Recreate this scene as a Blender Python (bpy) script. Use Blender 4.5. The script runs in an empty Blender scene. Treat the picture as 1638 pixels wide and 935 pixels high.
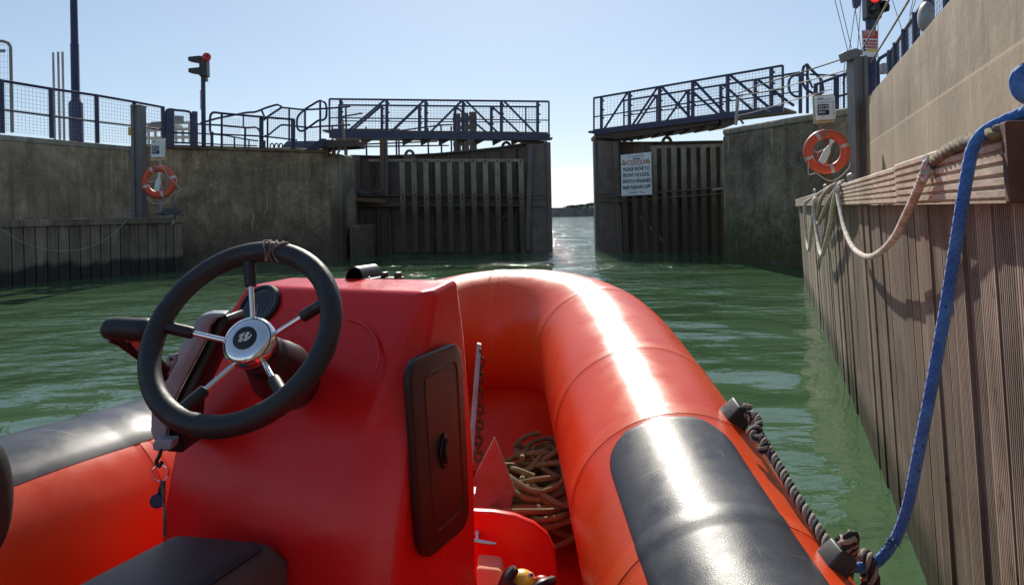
import bpy, math, random
from mathutils import Vector, Matrix
R = math.radians
random.seed(7)
sc = bpy.context.scene
col = sc.collection

# ------------------------------------------------------------------ camera, sky, sun, exposure
EYE = 1.2                      # camera height above the water
F, CX, CY, ROLL = 1250.0, 819.0, 339.0, 0.02
cam = bpy.data.cameras.new('camera'); co = bpy.data.objects.new('camera', cam); col.objects.link(co)
cam.sensor_width = 36; cam.lens = 36*F/1638; cam.shift_y = -(467.5-CY)/1638
cam.clip_start = 0.05; cam.clip_end = 6000
co.matrix_world = Matrix.Translation((0, 0, EYE)) @ Matrix.Rotation(R(90), 4, 'X') @ Matrix.Rotation(-ROLL, 4, 'Z')
sc.camera = co
SUN_AZ, SUN_EL = R(-.5), R(34)
w = bpy.data.worlds.new('World'); sc.world = w; w.use_nodes = True
nt = w.node_tree; nt.nodes.clear()
sky = nt.nodes.new('ShaderNodeTexSky'); sky.sky_type = 'NISHITA'; sky.sun_disc = False
sky.sun_elevation = SUN_EL; sky.sun_rotation = SUN_AZ; sky.air_density = 0.8; sky.dust_density = 0.35; sky.ozone_density = 2.5
bg = nt.nodes.new('ShaderNodeBackground'); bg.inputs[1].default_value = 0.085
wo = nt.nodes.new('ShaderNodeOutputWorld')
# low bank of cloud at the horizon
tc = nt.nodes.new('ShaderNodeTexCoord'); sx = nt.nodes.new('ShaderNodeSeparateXYZ'); nt.links.new(tc.outputs['Generated'], sx.inputs[0])
mp = nt.nodes.new('ShaderNodeMapping'); mp.inputs['Scale'].default_value = (9, 9, 60); nt.links.new(tc.outputs['Generated'], mp.inputs[0])
nz = nt.nodes.new('ShaderNodeTexNoise'); nz.inputs['Scale'].default_value = 1.3; nz.inputs['Detail'].default_value = 5; nt.links.new(mp.outputs[0], nz.inputs[0])
ma = nt.nodes.new('ShaderNodeMath'); ma.operation = 'MULTIPLY_ADD'; nt.links.new(nz.outputs[0], ma.inputs[0]); ma.inputs[1].default_value = 0.05
sb = nt.nodes.new('ShaderNodeMath'); sb.operation = 'SUBTRACT'; sb.inputs[0].default_value = 0.033; nt.links.new(sx.outputs[2], sb.inputs[1])
nt.links.new(sb.outputs[0], ma.inputs[2])
cr = nt.nodes.new('ShaderNodeMapRange'); cr.inputs[1].default_value = 0.004; cr.inputs[2].default_value = 0.014; cr.inputs[4].default_value = 0.8; nt.links.new(ma.outputs[0], cr.inputs[0])
mx = nt.nodes.new('ShaderNodeMix'); mx.data_type = 'RGBA'; nt.links.new(cr.outputs[0], mx.inputs[0]); tn = nt.nodes.new('ShaderNodeMix'); tn.data_type = 'RGBA'; tn.blend_type = 'MULTIPLY'; tn.inputs[0].default_value = 1; tn.inputs[7].default_value = (1.92, 2.06, 2.16, 1); gm = nt.nodes.new('ShaderNodeGamma'); gm.inputs[1].default_value = .62; nt.links.new(sky.outputs[0], gm.inputs[0]); nt.links.new(gm.outputs[0], tn.inputs[6]); nt.links.new(tn.outputs[2], mx.inputs[6]); mx.inputs[7].default_value = (11.5, 11.2, 10.7, 1)
nt.links.new(mx.outputs[2], bg.inputs[0]); nt.links.new(bg.outputs[0], wo.inputs[0])
sl = bpy.data.lights.new('sun', 'SUN'); sl.energy = 4.3; sl.angle = R(0.5); sl.color = (1, .93, .82)
so = bpy.data.objects.new('sun', sl); col.objects.link(so)
sd = Vector((math.sin(SUN_AZ)*math.cos(SUN_EL), math.cos(SUN_AZ)*math.cos(SUN_EL), math.sin(SUN_EL)))
so.rotation_euler = sd.to_track_quat('Z', 'Y').to_euler(); so.location = (0, 0, 30)
sc.view_settings.view_transform = 'Standard'; sc.view_settings.look = 'None'
sc.view_settings.exposure = 0.35; sc.view_settings.gamma = 1; sc.view_settings.use_curve_mapping = False
sc.render.engine = 'CYCLES'; sc.cycles.sample_clamp_indirect = 6; sc.cycles.max_bounces = 8

# ------------------------------------------------------------------ pixel to world
cR, sR = math.cos(ROLL), math.sin(ROLL)
def P(px, py, Y):
    dx = (px-CX)/F; dz = -(py-CY)/F
    return Vector(((dx*cR+dz*sR)*Y, Y, (-dx*sR+dz*cR)*Y+EYE))
def G(px, py, z):
    q = P(px, py, 1.0); return P(px, py, (z-EYE)/(q.z-EYE))
UP = Vector((0, 0, 1))

# ------------------------------------------------------------------ mesh helpers
class MB:
    def __init__(s): s.v = []; s.f = []; s.m = []; s.uv = []
    def add(s, vs, fs, mi=0, uvs=None):
        b = len(s.v); s.v += [Vector(v) for v in vs]
        for k, f in enumerate(fs):
            s.f.append([i+b for i in f]); s.m.append(mi); s.uv.append(uvs[k] if uvs else None)
        return s
    def box(s, c, size, rz=0, mi=0):
        c = Vector(c); hx, hy, hz = [q/2 for q in size]; M = Matrix.Rotation(rz, 3, 'Z')
        vs = [c + M @ Vector((x*hx, y*hy, z*hz)) for z in (-1, 1) for y in (-1, 1) for x in (-1, 1)]
        return s.add(vs, [(0,2,3,1),(4,5,7,6),(0,1,5,4),(2,6,7,3),(0,4,6,2),(1,3,7,5)], mi)
    def bar(s, a, b, w, h, up=UP, mi=0):
        a = Vector(a); b = Vector(b); d = (b-a).normalized()
        if abs(d.dot(up)) > .98: up = Vector((0, 1, 0))
        r = d.cross(up).normalized()*w/2; u = r.cross(d).normalized()*h/2
        vs = [p+i*r+j*u for p in (a, b) for i, j in ((-1,-1),(1,-1),(1,1),(-1,1))]
        return s.add(vs, [(3,2,1,0),(4,5,6,7),(0,1,5,4),(1,2,6,5),(2,3,7,6),(3,0,4,7)], mi)
    def tube(s, pts, r, n=8, caps=True, mi=0, closed=False, th0=0, th1=None, up=UP):
        pts = [Vector(p) for p in pts]; N = len(pts); L = 0; rings = []
        full = th1 is None; cols = n if full else n+1
        nrm = None; uvl = [0]
        for i, p in enumerate(pts):
            if closed: d = pts[(i+1) % N]-pts[i-1]
            else: d = pts[min(i+1, N-1)]-pts[max(i-1, 0)]
            d = d.normalized()
            if nrm is None:
                ref = up if abs(d.dot(up)) < .97 else Vector((0.3, 1, 0)).normalized()
                nrm = (ref-d*ref.dot(d)).normalized()
            else: nrm = (nrm-d*nrm.dot(d)).normalized()
            bn = d.cross(nrm)
            rr = r(i/(N-1)) if callable(r) else (r[i] if isinstance(r, (list, tuple)) else r)
            for k in range(cols):
                t = 2*math.pi*k/n if full else th0+(th1-th0)*k/n
                rings.append(p+rr*(math.cos(t)*nrm+math.sin(t)*bn))
            if i: L += (pts[i]-pts[i-1]).length; uvl.append(L)
        fs = []; uvs = []
        M = N if closed else N-1
        for i in range(M):
            j = (i+1) % N
            for k in range(n):
                k2 = (k+1) % cols if full else k+1
                fs.append((i*cols+k, j*cols+k, j*cols+k2, i*cols+k2))
                l0 = uvl[i]; l1 = uvl[j] if j else L+.01
                uvs.append([(k/n, l0), (k/n, l1), ((k+1)/n, l1), ((k+1)/n, l0)])
        if caps and not closed and full:
            fs.append(tuple(range(n-1, -1, -1))); uvs.append(None)
            fs.append(tuple((N-1)*n+k for k in range(n))); uvs.append(None)
        return s.add(rings, [f[::-1] for f in fs], mi, [u[::-1] if u else None for u in uvs])
    def prism(s, pts, ext, mi=0):
        pts = [Vector(p) for p in pts]; ext = Vector(ext); n = len(pts)
        vs = pts+[p+ext for p in pts]
        return s.add(vs, [tuple(range(n)), tuple(range(2*n-1, n-1, -1))]+[(i, i+n, (i+1) % n+n, (i+1) % n) for i in range(n)], mi)
    def lathe(s, c, axis, prof, n=24, mi=0):
        c = Vector(c); ax = Vector(axis).normalized(); q = ax.to_track_quat('Z', 'Y').to_matrix(); vs = []; fs = []
        for r, h in prof:
            for k in range(n):
                t = 2*math.pi*k/n; vs.append(c+q @ Vector((r*math.cos(t), r*math.sin(t), h)))
        for i in range(len(prof)-1):
            for k in range(n): fs.append((i*n+k, i*n+(k+1) % n, (i+1)*n+(k+1) % n, (i+1)*n+k))
        fs.append(tuple(range(n-1, -1, -1))); fs.append(tuple((len(prof)-1)*n+k for k in range(n)))
        return s.add(vs, fs, mi)
    def ball(s, c, r, n=10, m=7, mi=0, rz=0):
        c = Vector(c); r = Vector(r) if not isinstance(r, (int, float)) else Vector((r, r, r)); M = Matrix.Rotation(rz, 3, 'Z') if isinstance(rz, (int, float)) else rz
        vs = [c+M @ Vector((0, 0, r.z))]; fs = []
        for i in range(1, m):
            a = math.pi*i/m
            for k in range(n):
                t = 2*math.pi*k/n; vs.append(c+M @ Vector((r.x*math.sin(a)*math.cos(t), r.y*math.sin(a)*math.sin(t), r.z*math.cos(a))))
        vs.append(c-M @ Vector((0, 0, r.z)))
        for k in range(n): fs.append((0, 1+k, 1+(k+1) % n))
        for i in range(m-2):
            for k in range(n): fs.append((1+i*n+k, 1+(i+1)*n+k, 1+(i+1)*n+(k+1) % n, 1+i*n+(k+1) % n))
        e = len(vs)-1
        for k in range(n): fs.append((e, 1+(m-2)*n+(k+1) % n, 1+(m-2)*n+k))
        return s.add(vs, fs, mi)
    def text(s, txt, size, org, right, up, mi=0, depth=0.0, align='CENTER', sx=1.0):
        cu = bpy.data.curves.new('t', 'FONT'); cu.body = txt; cu.size = size; cu.align_x = align; cu.extrude = depth; cu.resolution_u = 3
        ob = bpy.data.objects.new('t', cu); col.objects.link(ob); bpy.context.view_layer.update()
        me = bpy.data.meshes.new_from_object(ob.evaluated_get(bpy.context.evaluated_depsgraph_get()))
        r = Vector(right).normalized(); u = Vector(up).normalized(); n = r.cross(u); o = Vector(org)
        s.add([o+r*v.co.x*sx+u*v.co.y+n*v.co.z for v in me.vertices], [tuple(p.vertices) for p in me.polygons], mi)
        bpy.data.objects.remove(ob); bpy.data.curves.remove(cu); bpy.data.meshes.remove(me)
        return s
    def build(s, name, mats, parent=None, smooth=False, bevel=0, seg=2, sub=0, angle=35, label=None):
        if not isinstance(mats, (list, tuple)): mats = [mats]
        lo = Vector([min(v[i] for v in s.v) for i in range(3)]); hi = Vector([max(v[i] for v in s.v) for i in range(3)])
        c = (lo+hi)/2
        if parent is None: c.z = lo.z
        me = bpy.data.meshes.new(name); me.from_pydata([v-c for v in s.v], [], s.f)
        for m in mats: me.materials.append(m)
        me.polygons.foreach_set('material_index', s.m)
        if any(u for u in s.uv):
            ul = me.uv_layers.new(name='UVMap'); k = 0
            for u, f in zip(s.uv, s.f):
                for j in range(len(f)):
                    ul.data[k].uv = u[j] if u else (0, 0); k += 1
        if smooth:
            me.polygons.foreach_set('use_smooth', [True]*len(s.f))
            if not sub and not bevel: me.set_sharp_from_angle(angle=R(angle))
        me.update()
        o = bpy.data.objects.new(name, me); col.objects.link(o)
        o['_w'] = list(c)
        if parent is not None: o.parent = parent; o.location = c-Vector(parent['_w'])
        else: o.location = c
        if bevel:
            b = o.modifiers.new('bevel', 'BEVEL'); b.width = bevel; b.segments = seg; b.limit_method = 'ANGLE'; b.angle_limit = R(30); b.harden_normals = False
        if sub:
            b = o.modifiers.new('sub', 'SUBSURF'); b.levels = sub; b.render_levels = sub
        if label: o['label'] = label
        return o
def tag(o, label, cat, group=None, kind=None):
    if label: o['label'] = label
    if cat: o['category'] = cat
    if group: o['group'] = group
    if kind: o['kind'] = kind
    return o
def thing(name, label, cat, base, group=None):
    o = bpy.data.objects.new(name, None); o.empty_display_size = .1; col.objects.link(o); o.location = base; o['_w'] = list(base)
    return tag(o, label, cat, group)
def struct(o): o['kind'] = 'structure'; return o
def catmull(pts, n=8, closed=False):
    pts = [Vector(p) for p in pts]; N = len(pts); out = []
    for i in range(N if closed else N-1):
        if closed: a, b, c, d = pts[i-1], pts[i], pts[(i+1) % N], pts[(i+2) % N]
        else:
            b, c = pts[i], pts[i+1]; a = pts[i-1] if i else b*2-c; d = pts[i+2] if i+2 < N else c*2-b
        for k in range(n):
            t = k/n; out.append(.5*((2*b)+(c-a)*t+(2*a-5*b+4*c-d)*t*t+(3*b-a-3*c+d)*t**3))
    if not closed: out.append(pts[-1])
    return out
def rope(mb, path, r, strands=3, mis=(0,), pitch=None, n=6):
    path = [Vector(p) for p in path]; pitch = pitch or r*9; L = [0]
    # even resample
    for a, b in zip(path, path[1:]): L.append(L[-1]+(b-a).length)
    T = L[-1]; N = max(4, int(T/(pitch/10))); pts = []; j = 0
    for i in range(N+1):
        t = T*i/N
        while j < len(L)-2 and L[j+1] < t: j += 1
        q = (t-L[j])/max(1e-9, L[j+1]-L[j]); pts.append(path[j].lerp(path[j+1], q))
    nrm = None; fr = []
    for i, p in enumerate(pts):
        d = (pts[min(i+1, N)]-pts[max(i-1, 0)]).normalized()
        if nrm is None:
            ref = UP if abs(d.z) < .9 else Vector((0, 1, 0)); nrm = (ref-d*ref.dot(d)).normalized()
        else: nrm = (nrm-d*nrm.dot(d)).normalized()
        fr.append((nrm.copy(), d.cross(nrm)))
    rs = r*(.53 if strands <= 3 else .42); ro = r-rs
    for k in range(strands):
        q = []
        for i, p in enumerate(pts):
            a = 2*math.pi*(k/strands+T*i/N/pitch); q.append(p+ro*(math.cos(a)*fr[i][0]+math.sin(a)*fr[i][1]))
        mb.tube(q, rs, n, mi=mis[k % len(mis)])
    return mb

# ------------------------------------------------------------------ materials
def mat(name, base, rough=.6, metal=0, **kw):
    m = bpy.data.materials.new(name); m.use_nodes = True
    b = m.node_tree.nodes['Principled BSDF']; b.inputs['Base Color'].default_value = (*base, 1)
    b.inputs['Roughness'].default_value = rough; b.inputs['Metallic'].default_value = metal
    for k, v in kw.items(): b.inputs[k].default_value = v
    return m
class N:
    def __init__(s, m): s.m = m; s.t = m.node_tree; s.b = s.t.nodes['Principled BSDF']
    def n(s, typ, **kw):
        o = s.t.nodes.new('ShaderNode'+typ)
        for k, v in kw.items(): setattr(o, k, v)
        return o
    def l(s, a, b): s.t.links.new(a, b)
    def coord(s, scale=(1, 1, 1), kind='Object', rot=(0, 0, 0), world=False):
        if world: src = s.n('NewGeometry').outputs['Position']
        else: src = s.n('TexCoord').outputs[kind]
        mp = s.n('Mapping'); mp.inputs['Scale'].default_value = scale; mp.inputs['Rotation'].default_value = rot; s.l(src, mp.inputs[0]); return mp.outputs[0]
    def noise(s, co, scale, detail=4, rough=.55):
        o = s.n('TexNoise'); o.inputs['Scale'].default_value = scale; o.inputs['Detail'].default_value = detail; o.inputs['Roughness'].default_value = rough; s.l(co, o.inputs['Vector']); return o.outputs[0]
    def ramp(s, v, a, b, lo=0, hi=1):
        o = s.n('MapRange'); o.inputs[1].default_value = a; o.inputs[2].default_value = b; o.inputs[3].default_value = lo; o.inputs[4].default_value = hi; s.l(v, o.inputs[0]); return o.outputs[0]
    def mix(s, f, a, b, mode='MIX'):
        o = s.n('Mix', data_type='RGBA', blend_type=mode)
        for v, i in ((f, 0), (a, 6), (b, 7)):
            if isinstance(v, (int, float)): o.inputs[i].default_value = v
            elif isinstance(v, tuple): o.inputs[i].default_value = (*v, 1)
            else: s.l(v, o.inputs[i])
        return o.outputs[2]
    def math(s, op, a, b):
        o = s.n('Math', operation=op)
        for v, i in ((a, 0), (b, 1)):
            if isinstance(v, (int, float)): o.inputs[i].default_value = v
            else: s.l(v, o.inputs[i])
        return o.outputs[0]
    def bump(s, h, st=.3, dist=.01, prev=None):
        o = s.n('Bump'); o.inputs['Strength'].default_value = st; o.inputs['Distance'].default_value = dist; s.l(h, o.inputs['Height'])
        if prev: s.l(prev, o.inputs['Normal'])
        return o.outputs[0]
    def z(s):
        o = s.n('SeparateXYZ'); s.l(s.n('NewGeometry').outputs['Position'], o.inputs[0]); return o.outputs[2]
def concrete(name, c1, c2, wet=True, algae=0.0, speck=.5, joint=None, bk=1.0):
    m = mat(name, c1, .85); q = N(m); g = q.coord(world=True)
    n0 = q.noise(g, .55, 3, .6); n1 = q.noise(g, 1.9, 8, .72); n2 = q.noise(q.coord((4, 4, .35), world=True), 1.6, 5, .6); n3 = q.noise(g, 17, 4, .75); n5 = q.noise(g, 7, 5, .7)
    dk = tuple(x*.38 for x in c1)
    c = q.mix(q.ramp(n1, .38, .62), c1, c2)
    c = q.mix(q.ramp(n0, .42, .62, 0, .55), c, dk)
    c = q.mix(q.ramp(n5, .50, .66, 0, .6), c, tuple(x*.7 for x in c1))
    c = q.mix(q.ramp(n2, .48, .72, 0, .6), c, dk)
    c = q.mix(q.ramp(n3, .60, .70, 0, speck), c, tuple(min(1, x*1.9) for x in c2))
    n4 = q.noise(q.coord((9, 9, .5), world=True), 1.1, 4, .7)
    c = q.mix(q.ramp(n4, .62, .70, 0, .55), c, tuple(min(1, x*1.7) for x in c2))
    c = q.mix(q.ramp(q.noise(q.coord((5, 5, .7), world=True), .9, 4), .63, .72, 0, .5), c, (.16, .075, .03))
    if wet:
        zz = q.math('ADD', q.z(), q.math('MULTIPLY', n2, 1.3))
        c = q.mix(q.ramp(zz, 1.9, 1.0, 0, .6), c, (.045, .036, .024))
    if algae:
        zz = q.math('ADD', q.z(), q.math('MULTIPLY', n1, 1.4)); a = q.ramp(zz, 2.2, 1.2, 0, algae)
        c = q.mix(q.math('MULTIPLY', a, q.ramp(n5, .40, .58)), c, (.065, .085, .008))
    if joint:
        e = q.math('ABSOLUTE', q.math('SUBTRACT', q.math('ADD', q.z(), q.math('MULTIPLY', n3, .02)), joint), 0)
        c = q.mix(q.ramp(e, .018, .006, 0, .6), c, tuple(x*1.5 for x in c2))
        c = q.mix(q.ramp(q.z(), joint, joint-.02, 0, .22), c, tuple(x*1.25 for x in c2))
    q.l(c, q.b.inputs['Base Color'])
    nb = q.noise(g, 60, 4, .7)
    q.l(q.bump(nb, .6*bk, .012, q.bump(n5, .6*bk, .04)), q.b.inputs['Normal']); return m
def wood(name, c1, c2, axis='z', tide=False, stretch=30, brown=False, scum=False, bk=.5):
    m = mat(name, c1, .8); q = N(m)
    sca = {'z': (stretch, stretch, 1.2), 'x': (1.2, stretch, stretch), 'y': (stretch, 1.2, stretch)}[axis]
    g = q.coord(sca, world=True, rot=(0, 0, R(18.5) if axis == 'y' else 0)); n1 = q.noise(g, 1, 5, .65); n2 = q.noise(q.coord(world=True), 2.2, 4)
    c = q.mix(q.ramp(n1, .35, .65), c1, c2)
    c = q.mix(q.ramp(n2, .45, .7, 0, .6), c, tuple(x*.5 for x in c1))
    n3 = q.noise(q.coord((6, 6, .8), world=True), 1.5, 4); c = q.mix(q.ramp(n3, .6, .72, 0, .55), c, (.10, .045, .03))
    if tide:
        zz = q.math('SUBTRACT', q.z(), q.math('MULTIPLY', n2, .35)); c = q.mix(q.ramp(zz, .22, .12, 0, .85), c, (.012, .012, .01))
    if brown:
        zz = q.math('ADD', q.z(), q.math('MULTIPLY', n2, 1.0)); c = q.mix(q.ramp(zz, 2.7, 1.7, 0, .88), c, (.07, .048, .026))
    if scum:
        zz = q.math('SUBTRACT', q.z(), q.math('MULTIPLY', n2, .12)); c = q.mix(q.ramp(zz, .20, .06, 0, .85), c, (.045, .052, .016))
        n6 = q.noise(q.coord(world=True), 11, 5, .7); c = q.mix(q.ramp(n6, .60, .70, 0, .6), c, (.13, .05, .03))
        c = q.mix(q.ramp(q.noise(q.coord((3, 3, 1.2), world=True), 2.4, 5, .7), .5, .66, 0, .5), c, tuple(x*.45 for x in c1))
    q.l(c, q.b.inputs['Base Color']); q.l(q.bump(n1, bk, .006), q.b.inputs['Normal']); return m
def steel(name, c1, c2, rough=.6, metal=0.0, sc_=3, bump=.3):
    m = mat(name, c1, rough, metal); q = N(m); g = q.coord(world=True); n1 = q.noise(g, sc_, 6, .65); n2 = q.noise(q.coord((8, 8, .6), world=True), 1.5, 4)
    c = q.mix(q.ramp(n1, .42, .66), c1, c2); c = q.mix(q.ramp(n2, .55, .75, 0, .6), c, tuple(x*1.4 for x in c2))
    q.l(c, q.b.inputs['Base Color']); q.l(q.bump(q.noise(g, 40, 3), bump, .004), q.b.inputs['Normal']); return m
def grime(m, c2, scale=4, a=.5, b=.7, amt=.5, rlo=None, rhi=None, bump=0, bscale=200):
    q = N(m); g = q.coord(world=True); n1 = q.noise(g, scale, 6, .6)
    base = tuple(q.b.inputs['Base Color'].default_value)[:3]
    q.l(q.mix(q.ramp(n1, a, b, 0, amt), base, c2), q.b.inputs['Base Color'])
    if rlo is not None: q.l(q.ramp(q.noise(g, scale*2.3, 5), .35, .65, rlo, rhi), q.b.inputs['Roughness'])
    if bump: q.l(q.bump(q.noise(g, bscale, 3), bump, .001), q.b.inputs['Normal'])
    return m
M = {}
M['conc_l'] = concrete('shaded_concrete', (.36, .255, .155), (.58, .445, .29), algae=.0)
M['conc_p'] = concrete('pier_concrete', (.26, .175, .105), (.52, .39, .25), speck=.9)
M['conc_r'] = concrete('mossy_concrete', (.16, .12, .08), (.38, .30, .205), speck=.9, algae=.9)
M['conc_u'] = concrete('pale_concrete', (.275, .205, .137), (.365, .28, .195), wet=False, speck=.2, bk=.35, joint=EYE+.98)
M['coping'] = concrete('coping_concrete', (.36, .30, .23), (.48, .42, .34), wet=False)
M['deck'] = concrete('quay_paving', (.3, .28, .25), (.36, .34, .3), wet=False)
M['wood_l'] = wood('grey_timber', (.20, .145, .10), (.38, .29, .205), tide=True)
M['wood_r'] = wood('weathered_timber', (.32, .24, .18), (.46, .365, .285), stretch=60, scum=True, bk=.2)
M['wood_h'] = wood('bleached_ledger_timber', (.40, .30, .22), (.66, .54, .42), axis='y', stretch=40)
M['endgrain'] = wood('end_grain_timber', (.10, .045, .03), (.16, .075, .05), axis='y')
M['gate'] = steel('gate_steel', (.16, .118, .10), (.23, .165, .125), .7)
M['gate2'] = steel('gate_flange_steel', (.15, .135, .13), (.14, .10, .075), .55)
M['rib'] = wood('fender_rib_timber', (.28, .225, .155), (.43, .36, .27), stretch=20, brown=True)
M['guide'] = wood('stained_guide_concrete', (.30, .235, .165), (.42, .34, .25), stretch=6, brown=True)
M['rust'] = steel('rusted_steel', (.16, .10, .06), (.20, .085, .035), .85)
M['navy'] = steel('navy_paint', (.022, .027, .075), (.035, .038, .085), .42, bump=.1)
M['pole_navy'] = steel('navy_pole_paint', (.018, .023, .075), (.03, .033, .08), .4, bump=.1)
M['wire'] = mat('galvanised_wire', (.10, .11, .16), .5, .2)
M['galv'] = steel('galvanised_steel', (.34, .34, .35), (.24, .23, .23), .5, .35)
M['galvpost'] = steel('grey_guide_post_steel', (.19, .185, .185), (.15, .14, .13), .55, .1)
M['beam'] = steel('brown_bracket_steel', (.12, .075, .06), (.09, .06, .05), .7)
M['black'] = mat('black_plastic', (.012, .012, .014), .38)
M['blackrub'] = grime(mat('black_rubber', (.02, .021, .024), .5), (.05, .05, .052), 6, bump=.2)
M['wheelrub'] = grime(mat('wheel_foam', (.016, .016, .019), .5), (.03, .028, .03), 30, rlo=.42, rhi=.58, bump=.35, bscale=500)
M['white'] = grime(mat('white_panel', (.84, .84, .82), .45), (.5, .5, .46), 5)
M['yellow'] = mat('yellow_paint', (.75, .5, .06), .5)
M['yellowdirty'] = mat('pale_yellow_board', (.62, .53, .32), .6)
M['redsign'] = mat('red_sign', (.5, .03, .03), .5)
M['redtext'] = mat('red_lettering', (.42, .02, .025), .6)
M['inktext'] = mat('black_lettering', (.02, .02, .025), .6)
M['bluetext'] = mat('pale_blue_lettering', (.25, .30, .45), .6)
M['navytext'] = mat('navy_panel', (.02, .02, .07), .5)
M['lifering'] = grime(mat('lifebuoy_orange', (.74, .10, .045), .5), (.6, .12, .07), 9)
M['reflect'] = mat('reflective_tape', (.55, .52, .5), .35, .3)
M['cord_w'] = mat('white_cord', (.55, .5, .45), .8)
M['rope_w'] = grime(mat('bleached_rope', (.62, .54, .46), .9), (.38, .30, .24), 12, bump=.6, bscale=400)
M['rope_k'] = grime(mat('dark_rope_strand', (.022, .02, .024), .85), (.05, .045, .045), 40, bump=.6, bscale=600)
M['rope_b'] = grime(mat('beige_rope_strand', (.34, .27, .22), .9), (.2, .16, .13), 40, bump=.6, bscale=600)
M['rope_o'] = grime(mat('old_brown_rope', (.24, .20, .09), .9), (.12, .10, .05), 18, bump=.6, bscale=400)
M['rope_m'] = grime(mat('mixed_old_rope', (.33, .26, .21), .9), (.10, .08, .07), 25, .42, .58, .9, bump=.6, bscale=400)
M['red_lit'] = mat('red_signal_lens', (.6, .02, .02), .3, **{'Emission Color': (1, .05, .03, 1), 'Emission Strength': .7})
M['lens'] = mat('dark_signal_lens', (.03, .05, .05), .15)
M['beacon'] = mat('red_beacon', (.6, .03, .03), .35)
M['chrome'] = mat('chrome', (.78, .78, .8), .13, 1)
M['grey'] = grime(mat('grey_bracket_paint', (.30, .295, .34), .35), (.22, .21, .25), 12)
M['gaugeface'] = mat('gauge_face', (.012, .014, .02), .08)
M['gaugemark'] = mat('gauge_marks', (.3, .32, .36), .5)
M['glass'] = mat('gauge_glass', (.9, .95, 1), .06, **{'Transmission Weight': 1.0, 'IOR': 1.3})
M['hatch'] = grime(mat('brown_black_hatch', (.022, .010, .009), .4), (.035, .016, .014), 30, bump=.3, bscale=600)
M['vinyl'] = grime(mat('dark_vinyl', (.03, .03, .036), .5), (.045, .045, .05), 20, bump=.4, bscale=500)
M['vinyl2'] = grime(mat('grey_vinyl', (.075, .07, .07), .55), (.1, .095, .09), 20, bump=.4, bscale=500)
M['anchor'] = steel('weathered_galvanised_plate', (.40, .34, .34), (.36, .20, .14), .6, .2, sc_=9)
M['chain'] = steel('rusty_chain', (.10, .05, .035), (.16, .07, .04), .8, .2)
M['duck'] = mat('yellow_float', (.8, .5, .03), .4)
M['foam'] = grime(mat('pink_foam', (.62, .27, .18), .8), (.5, .2, .12), 15)
M['far'] = concrete('far_stone', (.22, .185, .165), (.30, .255, .225), wet=False)
M['leaf'] = mat('shrub_leaf', (.11, .125, .06), .8)
M['bark'] = mat('shrub_bark', (.08, .06, .045), .9)
M['pigeon'] = grime(mat('pigeon_feathers', (.10, .105, .125), .7), (.05, .05, .06), 30)
M['pigeon_w'] = mat('pale_feathers', (.55, .52, .5), .7)
M['shed'] = mat('cream_cladding', (.5, .46, .4), .7)
M['bluerope'] = mat('blue_rope', (.035, .10, .36), .8)
def braid(m, sc1):
    q = N(m); o1 = q.n('TexWave'); o1.bands_direction = 'DIAGONAL'; o1.inputs['Scale'].default_value = .32; q.l(q.coord((6, sc1, 1), 'UV') if False else q.coord((6, sc1, 1), 'UV'), o1.inputs[0]); nn = q.noise(q.coord(world=True), 30, 4)
    o2 = q.n('TexWave'); o2.bands_direction = 'DIAGONAL'; o2.inputs['Scale'].default_value = .32; q.l(q.coord((-6, sc1, 1), 'UV'), o2.inputs[0])
    pat = q.math('MULTIPLY', o1.outputs[1], o2.outputs[1]); c0 = tuple(q.b.inputs['Base Color'].default_value)[:3]
    c = q.mix(q.ramp(nn, .42, .62), c0, tuple(x*.62 for x in c0)); c = q.mix(q.ramp(pat, .12, .0, 0, .28), c, tuple(x*.4 for x in c0))
    q.l(c, q.b.inputs['Base Color']); q.l(q.bump(pat, .9, .004, q.bump(q.noise(q.coord(world=True), 300, 2), .4, .002)), q.b.inputs['Normal']); return m
M['braid_w'] = braid(mat('white_braid', (.84, .76, .66), .9), 90)
M['braid_g'] = braid(mat('grey_braid', (.5, .42, .35), .9), 90)
q = N(M['bluerope']); uv = q.coord((8, 110, 1), 'UV')
wv = q.n('TexWave'); wv.inputs['Scale'].default_value = .32; wv.inputs['Distortion'].default_value = .5; q.l(uv, wv.inputs[0]); wv.bands_direction = 'DIAGONAL'
wv2 = q.n('TexWave'); wv2.inputs['Scale'].default_value = .32; wv2.inputs['Distortion'].default_value = .5; q.l(q.coord((-8, 110, 1), 'UV'), wv2.inputs[0]); wv2.bands_direction = 'DIAGONAL'
pat = q.math('MULTIPLY', wv.outputs[1], wv2.outputs[1]); nn = q.noise(q.coord(world=True), 18, 4)
flk = q.noise(q.coord((60, 60, 60), world=True), 2.0, 1)
c = q.mix(q.ramp(nn, .4, .65), (.03, .12, .40), (.06, .22, .58)); c = q.mix(q.ramp(flk, .68, .72, 0, .8), c, (.01, .015, .05))
q.l(c, q.b.inputs['Base Color']); q.l(q.bump(pat, .8, .003), q.b.inputs['Normal']); q.b.inputs['Sheen Weight'].default_value = .3

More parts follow.
